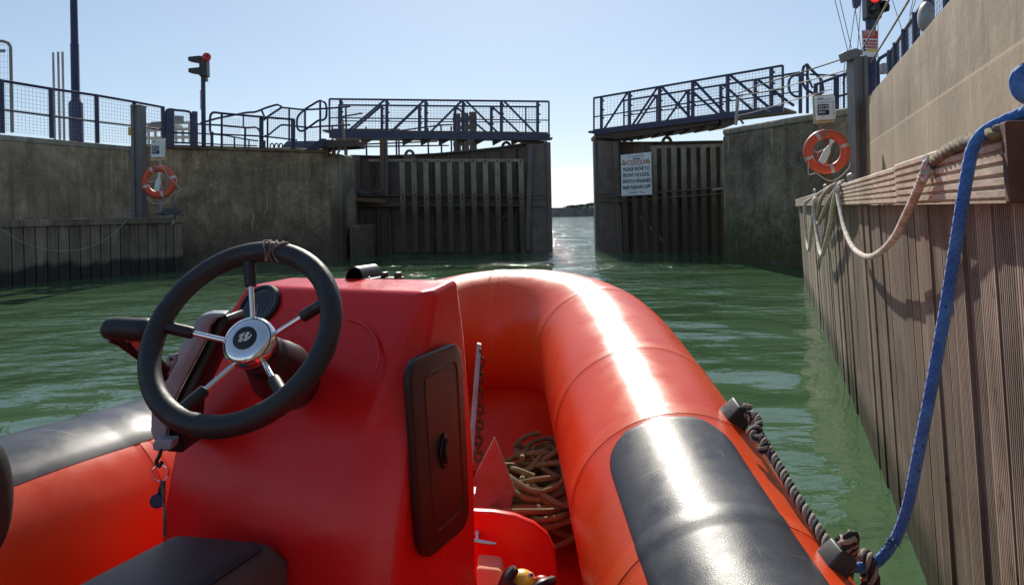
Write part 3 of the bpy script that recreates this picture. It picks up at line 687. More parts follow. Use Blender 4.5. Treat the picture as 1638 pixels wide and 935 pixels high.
mb = MB(); V(mb, 848, 224, 237, 24.2, .28, .28); V(mb, 838, 224, 236, 24.2, .08, .1); mb.build('bearing', M['gate'], t)
MB().prism([P(830, 224, 23.8), P(876, 226, 23.8), P(868, 229, 23.8), P(846, 232, 23.8)], (0, .8, 0)).build('end_bracket', M['beam'], t)
MB().prism([P(873, 220.5, 23.5), P(884, 219.5, 23.5), P(884, 221.5, 23.5), P(873, 223, 23.5)], (0, .5, 0)).build('drip_lip', M['beam'], t)
t = thing('footbridge', 'blue railed footbridge sloping up to the right over the right lock gate', 'footbridge', P(1100, 220, 23))
truss(t, 950, 157, 209, 23.6, 1252, 105, 170, 20.3, [950, 962, 1007, 1055, 1108, 1164, 1234, 1252], [(966, 0, 1004, 1), (1011, 0, 1052, 1), (1058, 1, 1105, .0), (1110, 1, 1160, .0), (1167, 1, 1231, .0), (1236, .45, 1252, .2)])
truss(t, 998, 161, 203, 25.2, 1280, 116, 168, 21.9, [998, 1052, 1101, 1153, 1208, 1280], [(1018, 0, 1050, 1), (1065, 0, 1100, 1), (1105, 1, 1150, 0), (1157, 1, 1205, 0), (1211, 1, 1270, 0)])
MB().bar(P(951, 211.5, 23.5), P(1253, 173.5, 20.2), .09, .17).build('side_beam', M['navy'], t)
MB().bar(P(960, 214, 24.3), P(1262, 176, 21.0), 1.5, .06).build('deck_plate', M['beam'], t)
for k, px in enumerate((984, 1007, 1031, 1056, 1080, 1104, 1129, 1154)):
    yy = 211.5-(px-951)*.126+5; Y = 23.5-(px-951)*.011
    MB().prism([P(px, yy, Y), P(px+26, yy-3, Y), P(px+26, yy+6, Y), P(px, yy+11, Y)], (0, 1.4, 0)).build('cross_bracket', M['beam'], t)
MB().prism([P(952, 215, 23.5), P(1150, 189, 21.3), P(1150, 197, 21.3), P(990, 222, 23.1), P(953, 220, 23.5)], (0, 1.3, 0)).build('under_beam', M['beam'], t)
mb = MB(); V(mb, 982, 219, 226, 23.9, .26, .2); mb.build('bearing', M['gate'], t)
for px in (968, 1010): mb = MB(); V(mb, px, 218, 226, 23.9, .1, .1); mb.build('bearing', M['gate'], t)
# bits behind the left gate: rear walkway rails
t = thing('walkway_rail', 'thin rear walkway rails seen under the left footbridge', 'railing', P(650, 240, 27))
for px, yt in ((532, 202), (554, 172), (586, 203), (634, 207), (638, 207), (685, 205), (706, 200), (722, 202), (733, 205), (742, 205)): mb = MB(); V(mb, px, yt, 252, 27, .055, .055); mb.build('post', M['navy'], t)
for a, b in (((532, 207), (640, 207)), ((575, 231), (700, 226)), ((575, 234.5), (718, 232.5)), ((640, 209), (705, 200)), ((705, 200), (730, 199)), ((540, 188), (580, 181))): seg(t, 'rail', [P(*a, 27), P(*b, 27)], .028)
# left quay railing
def quay_rail(t, posts, midf=.45, top_r=.03):
    """posts: (px, ytop, ybot, Y)"""
    tops = []; bots = []
    for px, yt, yb, Y in posts:
        a, b = P(px, yt, Y), P(px, yb, Y); a.x = b.x = (a.x+b.x)/2; tops.append(a); bots.append(b)
        MB().tube([b, a+Vector((0, 0, .02))], .048, 8).build('post', M['navy'], t, smooth=True)
    MB().tube(tops, top_r, 8).build('top_rail', M['navy'], t, smooth=True)
    MB().tube([b.lerp(a, midf) for a, b in zip(tops, bots)], .022, 6).build('mid_rail', M['navy'], t, smooth=True)
    mb = MB()
    for i in range(len(tops)-1):
        for f0, f1 in ((.05, midf-.03), (midf+.03, .95)):
            a = bots[i].lerp(tops[i], f0); b = bots[i+1].lerp(tops[i+1], f0); c = bots[i+1].lerp(tops[i+1], f1); d = bots[i].lerp(tops[i], f1); e = (b-a).normalized()*.1
            nn_ = int((b-a).length/.08)
            for k in range(1, nn_): u = k/nn_; mb.tube([a.lerp(b, u), d.lerp(c, u)], .003, 3, False)
            mm = 6
            for k in range(mm+1): mb.tube([a.lerp(d, k/mm), b.lerp(c, k/mm)], .003, 3, False)
    mb.build('mesh_panel', M['wire'], t)
t = thing('quay_railing', 'navy post and mesh railing along the top of the left quay wall', 'railing', Lw0)
def LY(px): return G(px, 215+22*px/240, ZQ).y+.25
quay_rail(t, [(-75, 113, 206, LY(-75)), (3, 129, 213, LY(3)), (82, 142, 221, LY(82)), (155, 152.5, 229, LY(155)), (215.5, 163, 233, LY(215)), (261, 171.5, 237, LY(255))])
def c6(x, y, Y=19.5): return P(250+x/5.284, 150+y/5.284, Y)
def tube6(t, name, pts, r=.028, Y=19.5, closed=False, sm=True):
    q_ = [c6(x, y, Y) for x, y in pts]; q_ = catmull(q_, 5, closed) if sm else q_
    return MB().tube(q_, r, 7, closed=closed).build(name, M['navy'], t, smooth=True)
YG = 18.8
t = thing('pedestrian_gate', 'navy mesh gate with a grey plate beside the left lifebuoy', 'gate', c6(180, 455, YG))
tube6(t, 'gate_frame', [(88, 455), (80, 330), (78, 180), (100, 134), (180, 140), (265, 150), (292, 178), (296, 320), (296, 455)], .03, YG)
for x, y in ((118, 135), (325, 150)): MB().bar(c6(x, 457, YG), c6(x, y, YG), .16 if x < 200 else .1, .1).build('gate_post', M['navy'], t)
MB().tube([c6(80, 325, YG), c6(296, 335, YG)], .024, 6).build('mid_rail', M['navy'], t); MB().tube([c6(80, 410, YG), c6(296, 418, YG)], .02, 6).build('mid_rail', M['navy'], t)
mb = MB(); 
for k in range(1, 16): mb.tube([c6(80+k*13.5, 455, YG), c6(80+k*13.5, 145, YG)], .003, 3, False)
for k in range(1, 12): mb.tube([c6(80, 145+k*26, YG), c6(296, 150+k*26, YG)], .003, 3, False)
mb.build('mesh_panel', M['wire'], t)
MB().prism([c6(148, 252, YG-.06), c6(230, 252, YG-.06), c6(230, 188, YG-.06), c6(148, 183, YG-.06)], (0, .02, 0)).build('grey_plate', M['galv'], t)
t = thing('walkway_handrails', 'curved navy handrails and mesh leading from the left quay to the left footbridge', 'railing', c6(800, 465))
tube6(t, 'handrail', [(475, 460), (465, 340), (455, 310), (455, 200), (470, 165), (500, 158), (560, 166), (880, 195), (1165, 218)], .03)
tube6(t, 'handrail', [(460, 325), (500, 340), (700, 350), (950, 365), (1190, 392)], .022)
tube6(t, 'handrail', [(375, 250), (500, 212), (640, 183), (760, 160), (840, 153), (920, 122), (1010, 95), (1040, 98), (1055, 116), (1000, 155), (940, 195), (905, 225)], .028, 20.2)
tube6(t, 'handrail', [(1055, 116), (1120, 122), (1250, 134), (1430, 125), (1640, 108)], .026, 20.2)
tube6(t, 'handrail', [(915, 355), (945, 350), (1000, 305), (1050, 268), (1090, 264), (1190, 275), (1300, 285), (1400, 276), (1640, 262)], .024, 20.2)
tube6(t, 'handrail', [(1260, 130), (1320, 92), (1380, 60), (1420, 72), (1437, 110), (1437, 190), (1412, 220), (1370, 226), (1310, 268), (1250, 308), (1215, 312), (1192, 285), (1190, 215), (1210, 175)], .028, 19.9, True)
tube6(t, 'handrail', [(450, 262), (560, 268), (750, 286), (830, 284), (860, 296), (878, 330), (880, 360)], .026, 20.4)
tube6(t, 'handrail', [(350, 335), (560, 350), (790, 390), (860, 398)], .022, 22); tube6(t, 'handrail', [(340, 415), (560, 430), (850, 440)], .02, 22); tube6(t, 'handrail', [(345, 256), (450, 262)], .024, 20.4)
MB().tube([c6(890, 140, 20), c6(912, 190, 20)], .026, 6).build('brace', M['navy'], t)
for x, a, b, wd in ((553, 155, 462, .055), (735, 180, 290, .035), (750, 280, 462, .05), (888, 190, 465, .10), (940, 190, 465, .045), (1123, 120, 400, .045), (1155, 215, 470, .10), (1257, 135, 460, .05), (1385, 60, 400, .05), (470, 320, 460, .07), (660, 370, 462, .035), (783, 385, 462, .035), (345, 255, 462, .04), (915, 395, 465, .05)):
    MB().tube([c6(x, b, 19.6), c6(x, a, 19.6)], wd*.55, 7).build('post', M['navy'], t, smooth=True)
mb = MB()
def grid6(x0, x1, ya0, ya1, yb0, yb1, Y=19.7, g=16):
    n = max(2, int((x1-x0)/g))
    for k in range(n+1): u = k/n; mb.tube([c6(x0+(x1-x0)*u, ya0+(ya1-ya0)*u, Y), c6(x0+(x1-x0)*u, yb0+(yb1-yb0)*u, Y)], .003, 3, False)
    m_ = max(2, int((yb0-ya0)/g))
    for k in range(m_+1): u = k/m_; mb.tube([c6(x0, ya0+(yb0-ya0)*u, Y), c6(x1, ya1+(yb1-ya1)*u, Y)], .003, 3, False)
grid6(575, 720, 200, 210, 330, 335); grid6(745, 870, 200, 210, 345, 350); grid6(955, 1110, 215, 220, 350, 370); grid6(1140, 1245, 150, 150, 370, 380); grid6(1270, 1370, 310, 300, 420, 400); grid6(1395, 1540, 150, 150, 330, 330); grid6(350, 455, 270, 275, 450, 450); grid6(570, 870, 370, 380, 450, 455); grid6(960, 1110, 130, 135, 200, 210)
mb.build('mesh_panel', M['wire'], t)
mb = MB()
for k in range(3): mb.tube(catmull([c6(962+k*38, 465, 21), c6(965+k*38, 430, 21), c6(978+k*38, 420, 21), c6(990+k*38, 430, 21), c6(992+k*38, 465, 21)], 4), .018, 6)
mb.build('hoop', M['navy'], t, smooth=True)
t = thing('access_ramp', 'blue sided steel ramp rising to the left end of the left footbridge', 'ramp', c6(1300, 470, 20.6))
MB().prism([c6(1255, 478, 20.6), c6(1290, 478, 20.6), c6(1365, 470, 20.6), c6(1430, 425, 20.6), c6(1430, 378, 20.6), c6(1390, 378, 20.6)], (0, .08, 0)).build('side_plate', M['navy'], t)
MB().prism([P(512, 237, 20.8), P(573, 233.5, 20.8), P(573, 224.5, 20.8), P(512, 223, 20.8)], (0, 1.0, 0)).build('under_frame', M['beam'], t)
MB().prism([c6(1040, 466, 21.5), c6(1105, 400, 21.5), c6(1380, 398, 21.5), c6(1250, 470, 21.5)], (0, 1.2, 0)).build('ramp_surface', M['wire'], t)
for x in (1440, 1500): mb = MB(); V(mb, 250+x/5.284, 235, 250, 21, .09, .09); mb.build('leg', M['rust'], t)
t = thing('ladder_stand', 'short pale braced post standing on the left pier corner', 'post', P(550, 245, 21))
MB().bar(P(553, 248, 21), P(548, 195, 21), .06, .06).build('post', M['rib'], t); MB().bar(P(540, 247, 21), P(551, 221, 21), .05, .05).build('brace', M['galv'], t)

# right side handrails by the bridge landing
def c5(x, y, Y): return P(1220+x/2.124, y/2.124, Y)
t = thing('walkway_handrails', 'curved navy handrails at the right end of the right footbridge', 'railing', c5(180, 375, 16))
for pts, r_, Y in (([(72, 375), (72, 222)], .0, 19),): pass
for pts, r_, Y in (([(130, 325), (112, 328), (92, 310), (90, 275), (104, 258), (128, 256)], .03, 18.5), ([(135, 290), (137, 235), (150, 220), (160, 232), (196, 268), (203, 290), (203, 315), (175, 318), (150, 305), (137, 285)], .032, 17.0),
                   ([(175, 290), (250, 262), (300, 245), (357, 222)], .03, 15.6), ([(250, 330), (290, 318), (357, 292)], .024, 15.6), ([(160, 253), (230, 256), (300, 256)], .022, 17), ([(128, 256), (150, 258), (170, 300)], .024, 17.5)):
    MB().tube(catmull([c5(x, y, Y) for x, y in pts], 5), r_, 7).build('handrail', M['navy'], t, smooth=True)
for x, a, b, wd, Y in ((128, 255, 385, .08, 18), (152, 222, 385, .06, 17.2), (180, 288, 375, .08, 16), (196, 270, 375, .04, 16), (250, 262, 372, .10, 15.7), (276, 255, 370, .04, 15.7)): MB().tube([c5(x, b, Y), c5(x, a, Y)], wd*.55, 7).build('post', M['navy'], t, smooth=True)
mb = MB()
for k in range(1, 11): mb.tube([c5(254+k*10, 266-k*3.5, 15.8), c5(254+k*10, 372-k*.5, 15.8)], .003, 3, False)
for k in range(1, 11): mb.tube([c5(252, 266+k*10, 15.8), c5(355, 228+k*13, 15.8)], .003, 3, False)
for k in range(1, 10): mb.tube([c5(155+k*10, 262, 17), c5(155+k*10, 372, 17)], .003, 3, False)
for k in range(1, 10): mb.tube([c5(155, 262+k*11, 17), c5(250, 262+k*11, 17)], .003, 3, False)
mb.build('mesh_panel', M['wire'], t)
t = thing('stanchion', 'thin grey chain stanchion on the corner of the right pier', 'post', P(1178, 200, 17.5))
MB().bar(P(1177, 200, 17.3), P(1180, 157, 17.3), .055, .055).build('post', M['galv'], t)
MB().bar(P(1189, 198, 17.4), P(1181, 186, 17.3), .035, .035).build('brace', M['rust'], t)
MB().tube(catmull([P(1180, 158, 17.3), P(1192, 152, 17.2), P(1230, 145, 17), P(1290, 130, 16), P(1356, 112, 14)], 6), .012, 5).build('rope', M['rope_w'], t)
MB().tube(catmull([P(1180, 185, 17.3), P(1210, 178, 17.2), P(1260, 163, 16.6), P(1330, 143, 15.5)], 6), .012, 5).build('rope', M['rope_w'], t)
MB().tube(catmull([P(1181, 158, 17.3), P(1200, 168, 17.2), P(1232, 178, 17)], 6), .010, 5).build('rope', M['galv'], t)

# railing on the right upper wall
t = thing('quay_railing', 'navy railing climbing along the top of the pale right wall', 'railing', Ua)
YR = lambda px, yt: G(px, yt, 4.02)
def RR(px, yt):
    q_ = YR(px, yt); return q_
rp = [RR(1398.6, 104), RR(1424, 83), RR(1433, 71), RR(1447, 50), RR(1465, 23)]
dr = (rp[-1]-rp[1]).normalized(); stp = (rp[-1]-rp[-2]).length
for k in range(4): rp.append(rp[-1]+dr*stp)
for p in rp: MB().tube([Vector((p.x, p.y, ZQ-.05)), p+Vector((0, 0, .03))], .055, 8).build('post', M['navy'], t, smooth=True)
MB().tube(rp[1:], .03, 8).build('top_rail', M['navy'], t, smooth=True)
MB().tube([p-Vector((0, 0, .5)) for p in rp[1:]], .02, 6).build('mid_rail', M['navy'], t, smooth=True)
mb = MB()
for a, b in zip(rp[1:], rp[2:]):
    for k in range(1, 14): mb.tube([a-Vector((0, 0, .08*k)), b-Vector((0, 0, .08*k))], .0035, 3, False)
    n = int((b-a).length/.1)
    for k in range(1, n): p = a.lerp(b, k/n); mb.tube([p, p-Vector((0, 0, 1.1))], .0035, 3, False)
mb.build('mesh_panel', M['wire'], t)
Y_ = YR(1412, 92).y
gp = [P(x, y, Y_) for x, y in ((1405, 150), (1404, 100), (1407, 94), (1420, 86), (1421, 88), (1421, 140))]
MB().tube(gp, .035, 7).build('gate_frame', M['navy'], t, smooth=True)
MB().box(P(1413, 110, Y_-.2), (.10, .12, .2)).build('latch_box', M['galv'], t, bevel=.01)
# round white buoy and orange float behind rail
c = P(1481, 27, 10.2); t = thing('round_fender', 'pale round fender hanging behind the right wall railing', 'fender', c)
MB().ball(c, (.08, .16, .20), 16, 12).build('body', M['galv'], t, smooth=True); MB().tube([c+Vector((0, 0, .22)), c+Vector((0, 0, .5))], .01, 5).build('rope', M['cord_w'], t)

# ------------------------------------------------------------------ poles, signals, posts
t = thing('lamp_post', 'tall navy blue lamp post with a thicker base on the left quay', 'lamp post', P(122, 226, 19))
a = P(122.5, 226, 19); a.z = ZQ-.03
MB().lathe(a, UP, [(.16, 0), (.16, 1.15), (.15, 1.18), (.10, 1.25), (.098, 2.6), (.088, 2.62), (.06, 9)], 16).build('pole', M['pole_navy'], t, smooth=True)
MB().bar(a+Vector((0, 0, 9)), a+Vector((-1.3, 0, 9.25)), .08, .06).build('arm', M['pole_navy'], t)
MB().box(a+Vector((-1.5, 0, 9.27)), (.6, .25, .12)).build('lamp_head', M['galv'], t, bevel=.03)
for i, (px, yt) in enumerate(((85, 84), (93, 83), (100, 83))):
    a = P(px, yt, 23); b = Vector((a.x, a.y, ZQ-.03)); o = MB().tube([b, a], .032, 8).build('thin_pole', M['galv'], None, smooth=True)
    tag(o, ['leftmost of three thin bare poles behind the left railing', 'middle of three thin bare poles behind the left railing', 'rightmost of three thin bare poles, nearest the blue lamp post'][i], 'pole', 'thin bare poles behind the left railing')
t = thing('site_fence_panel', 'grey wire site fence panel with rounded corner at the far left', 'fence', P(10, 212, 20))
fr = [P(-60, 212, 20), P(-60, 66, 20), P(5, 66, 20), P(13, 69, 20), P(17, 76, 20), P(19.5, 212, 20)]
MB().tube(fr, .04, 8).build('frame', M['galvpost'], t, smooth=True)
mb = MB(); 
for k in range(14): mb.tube([P(-60+k*6, 68, 20), P(-59+k*6, 210, 20)], .003, 3, False)
for k in range(16): mb.tube([P(-60, 72+k*9, 20), P(18, 72+k*9, 20)], .003, 3, False)
mb.build('mesh_panel', M['wire'], t); MB().prism([P(-12, 84, 19.9), P(8, 84, 19.9), P(8, 79, 19.9), P(-12, 79, 19.9)], (0, .02, 0)).build('plate', M['galvpost'], t)
def sigpole(label, px, ytop, ybot, Y, r):
    t = thing('traffic_signal', label, 'traffic light', P(px, ybot, Y)); a = P(px, ytop, Y); b = P(px, ybot, Y)
    MB().tube([b, Vector((a.x*.5+b.x*.5, Y, a.z))], r, 10).build('pole', M['pole_navy'], t, smooth=True); return t
t = sigpole('two lamp signal on a slim navy pole on the left quay with a red beacon', 326, 122, 236, 19.2, .055)
Y = 19.2; c = P(327, 107, Y)
MB().box(c, (.19, .22, .5)).build('signal_head', M['black'], t, bevel=.02); MB().box(c+Vector((0, 0, -.30)), (.12, .12, .12)).build('bracket', M['black'], t)
for dz in (.16, -.12):
    mb = MB(); v = c+Vector((-.05, -.02, dz)); ax = Vector((-1, -.15, -.1)).normalized()
    mb.prism([v+Vector((-.0, -.1, -.09)), v+Vector((-.30, -.12, -.03)), v+Vector((-.30, -.12, .07)), v+Vector((0, -.1, .10))], (0, .2, 0)); mb.build('visor', M['black'], t, bevel=.02)
MB().lathe(c+Vector((.09, -.1, .20)), (.5, -1, .1), [(.095, 0), (.105, .06), (.10, .1), (.05, .13)], 14).build('beacon', M['beacon'], t, smooth=True)
MB().lathe(c+Vector((.09+.065, -.23, .215)), (.5, -1, .1), [(.03, 0), (.03, .015)], 10).build('beacon_centre', M['black'], t)
MB().box(P(321.8, 160, Y), (.05, .02, .48)).build('edge_on_sign', M['white'], t)
YT = 13.6
t = sigpole('signal lit red on a navy pole by the right wall above the red sign', 1394, 22, 165, YT, .085)
c = P(1394.5, 8, YT); MB().box(c, (.26, .22, .52)).build('signal_head', M['black'], t, bevel=.025)
MB().lathe(c+Vector((0, -.11, .11)), (0, -1, 0), [(.095, 0), (.095, .02), (.06, .035)], 18).build('red_lamp', M['red_lit'], t, smooth=True)
MB().lathe(c+Vector((.01, -.11, -.11)), (0, -1, 0), [(.10, 0), (.10, .02), (.07, .04)], 18).build('lower_lens', M['lens'], t, smooth=True)
for dz in (.11, -.11):
    mb = MB(); v = c+Vector((.01, -.11, dz)); mb.tube([v, v+Vector((.06, -.2, -.01))], .115, 16, False, th0=R(-125), th1=R(125)); o = mb.build('visor', M['black'], t, smooth=True)
    sm = o.modifiers.new('s', 'SOLIDIFY'); sm.thickness = .006
MB().prism([c+Vector((-.10, -.08, -.26)), c+Vector((.10, -.08, -.26)), c+Vector((.05, -.06, -.36)), c+Vector((-.05, -.06, -.36))], (0, .15, 0)).build('bracket', M['black'], t)
# warning sign on the pole
a, b, c_, d_ = P(1380.5, 90, YT-.12), P(1404, 92, YT-.12), P(1404.5, 49, YT-.12), P(1379, 48.5, YT-.12)
t = thing('warning_sign', 'red and white warning sign fixed to the right signal pole', 'sign', a)
MB().prism([a, b, c_, d_], (0, .02, 0)).build('board', M['white'], t)
def S(u, v, off=.006): return a.lerp(b, u).lerp(d_.lerp(c_, u), v)+Vector((0, -off, 0))
MB().prism([S(.02, .69), S(.98, .69), S(.98, .985), S(.02, .985)], (0, .003, 0)).build('red_heading', M['redsign'], t)
mb = MB()
for v in (.55, .43, .315): mb.prism([S(.26, v), S(.95, v), S(.95, v+.085), S(.26, v+.085)], (0, .003, 0))
mb.build('red_band', M['redsign'], t)
MB().prism([S(.28, .20), S(.95, .20), S(.95, .28), S(.28, .28)], (0, .003, 0)).build('yellow_band', M['yellow'], t)
mb = MB(); xr = (b-a).normalized(); zr = (d_-a).normalized(); mb.text('WARNING', .05, S(.06, .90, .010), xr, UP, align='LEFT', sx=.8)
for k, tx in enumerate(('DANGER OF DEEP WATER', 'AND MOVING GATES')): mb.text(tx, .024, S(.06, .84-k*.06, .010), xr, UP, align='LEFT', sx=.7)
for v in (.57, .45, .335): mb.text('DO NOT CROSS', .026, S(.32, v, .010), xr, UP, align='LEFT')
mb.build('white_lettering', M['white'], t)
mb = MB()
for v in (.59, .47, .35, .24): mb.ball(S(.13, v, .004), (.022, .003, .022), 8, 6)
mb.build('pictogram', M['inktext'], t)
# guide posts
def gpost(label, x0, x1, yt, yb, Y, tilt=0, lean=0):
    a, b = P(x0, yb, Y), P(x1, yb, Y); w_ = (b.x-a.x); top = P((x0+x1)/2, yt, Y)
    t = thing('steel_guide_post', label, 'post', (a+b)/2); cx = (a.x+b.x)/2+lean; z1 = top.z; z0 = a.z-.4
    mb = MB(); mb.box((cx, Y, (z0+z1)/2), (w_*.55, .24, z1-z0)); mb.build('web', M['galvpost'], t)
    MB().box((cx-w_*.35, Y-.02, (z0+z1)/2), (w_*.3, .30, z1-z0)).build('flange', M['galvpost'], t, bevel=.008)
    MB().box((cx+w_*.36, Y-.02, (z0+z1)/2), (w_*.26, .30, z1-z0)).build('flange', M['galvpost'], t, bevel=.008); return t, Vector((cx, Y, z1)), w_
t, c, w_ = gpost('square grey steel guide post beside the left lifebuoy', 217.5, 233, 170, 346, 17.6)
MB().box(c+Vector((0, 0, .0)), (w_*1.02, .34, .03)).build('cap', M['galvpost'], t)
MB().box(P(215, 249, 17.7), (.2, .05, .22)).build('wall_bracket', M['galvpost'], t)
t, c, w_ = gpost('grey steel guide post with a slanted cap box beside the right lifebuoy', 1363, 1385, 92, 300, 13.0)
MB().prism([P(1352.5, 82, 12.8), P(1371, 76.5, 12.8), P(1374, 90, 12.8), P(1357, 96.5, 12.8)], (0, .3, 0)).build('cap_box', M['galvpost'], t, bevel=.01)
MB().prism([P(1371.5, 78, 12.85), P(1381, 81, 12.85), P(1379, 88, 12.85), P(1375, 90, 12.85)], (0, .2, 0)).build('cap_fin', M['galvpost'], t)
# yellow tag on the railing
o = MB().box(P(207.5, 210, 17.9), (.07, .03, .19)).build('yellow_tag', M['yellow'], None, bevel=.008); tag(o, 'small yellow padlocked tag hanging on the left mesh railing', 'tag')
# rubble box beyond
t = thing('slatted_stand', 'pale cream slatted frame seen behind the left gate and railing', 'frame', P(270, 230, 27))
for k in range(7): MB().bar(P(238+k*11, 230, 27), P(237+k*11, 197+(k % 3)*4, 27), .07, .07).build('upright', M['shed'], t)
for y0_, y1_ in ((199, 196), (209, 206), (221, 219)): MB().bar(P(234, y0_, 27), P(308, y1_, 27), .06, .09).build('rail', M['shed'], t)
MB().prism([P(236, 203, 26.9), P(268, 200, 26.9), P(266, 194, 26.9), P(242, 195, 26.9)], (0, 1.3, 0)).build('roof', M['galvpost'], t)
# dolphins beyond the left bridge
for i, (px, yt) in enumerate(((730.5, 182), (743.5, 181), (756, 179.5))):
    Y = 45; a = P(px, yt, Y); mb = MB(); k = 0; z = a.z
    while k < 16: mb.box((a.x, Y, z-.11), (.40+.05*(k % 2), .40, .21)); z -= .235; k += 1
    t = thing('banded_pile', ['left banded brown pile beyond the left footbridge rails', 'middle banded brown pile beyond the left footbridge rails', 'right banded brown pile beyond the left footbridge rails, tallest of three'][i], 'pile', Vector((a.x, Y, 0)), 'banded piles beyond the footbridge')
    mb.build('timber_stack', M['beam'], t); MB().box((a.x, Y, a.z/2-1), (.3, .3, a.z+1.5)).build('core', M['beam'], t)
# distant rigging and flag
t = thing('boat_rigging', 'thin wire rigging of a hidden yacht behind the right signal', 'rigging', P(1370, 150, 26))
for a, b in (((1333, -10), (1357, 85)), ((1341, -10), (1362, 78)), ((1368, 15), (1352, 125)), ((1368, 15), (1380, 95)), ((1378, -10), (1372, 78)), ((1405, -10), (1404, 92)), ((1424, -10), (1445, 55)), ((1468, -10), (1452, 40)), ((1463, -10), (1455, 25)), ((1352, 95), (1348, 135))): MB().tube([P(*a, 26), P(*b, 26)], .012, 4).build('wire', M['galvpost'], t)
o = MB().prism([P(1364, -6, 26), P(1378, -8, 26), P(1377, 8, 26), P(1371, 14, 26), P(1366, 11, 26)], (0, .1, 0)).build('flag', M['navy'], None); tag(o, 'small furled blue flag at the top edge left of the lit signal', 'flag')
for i, (a, b, lb) in enumerate((((1393, 100), (1459, -8), 'mooring line slanting up from the signal pole, lower of two'), ((1380, 78), (1426, -8), 'mooring line slanting up from the guide post cap, upper of two'), )):
    o = MB().tube([P(*a, 12.7), P((a[0]+b[0])/2, (a[1]+b[1])/2+1, 10.5), P(*b, 8.8)], .013, 6).build('mooring_line', M['rope_m'], None); tag(o, lb, 'rope')
o = MB().tube(catmull([P(1355, 92, 12.8), P(1310, 107, 14.5), P(1262, 122, 16), P(1215, 136, 17), P(1180, 150, 17.3)], 5), .014, 6).build('mooring_line', M['rope_m'], None); tag(o, 'slack thin line running left from the slanted post cap to the stanchion', 'rope')

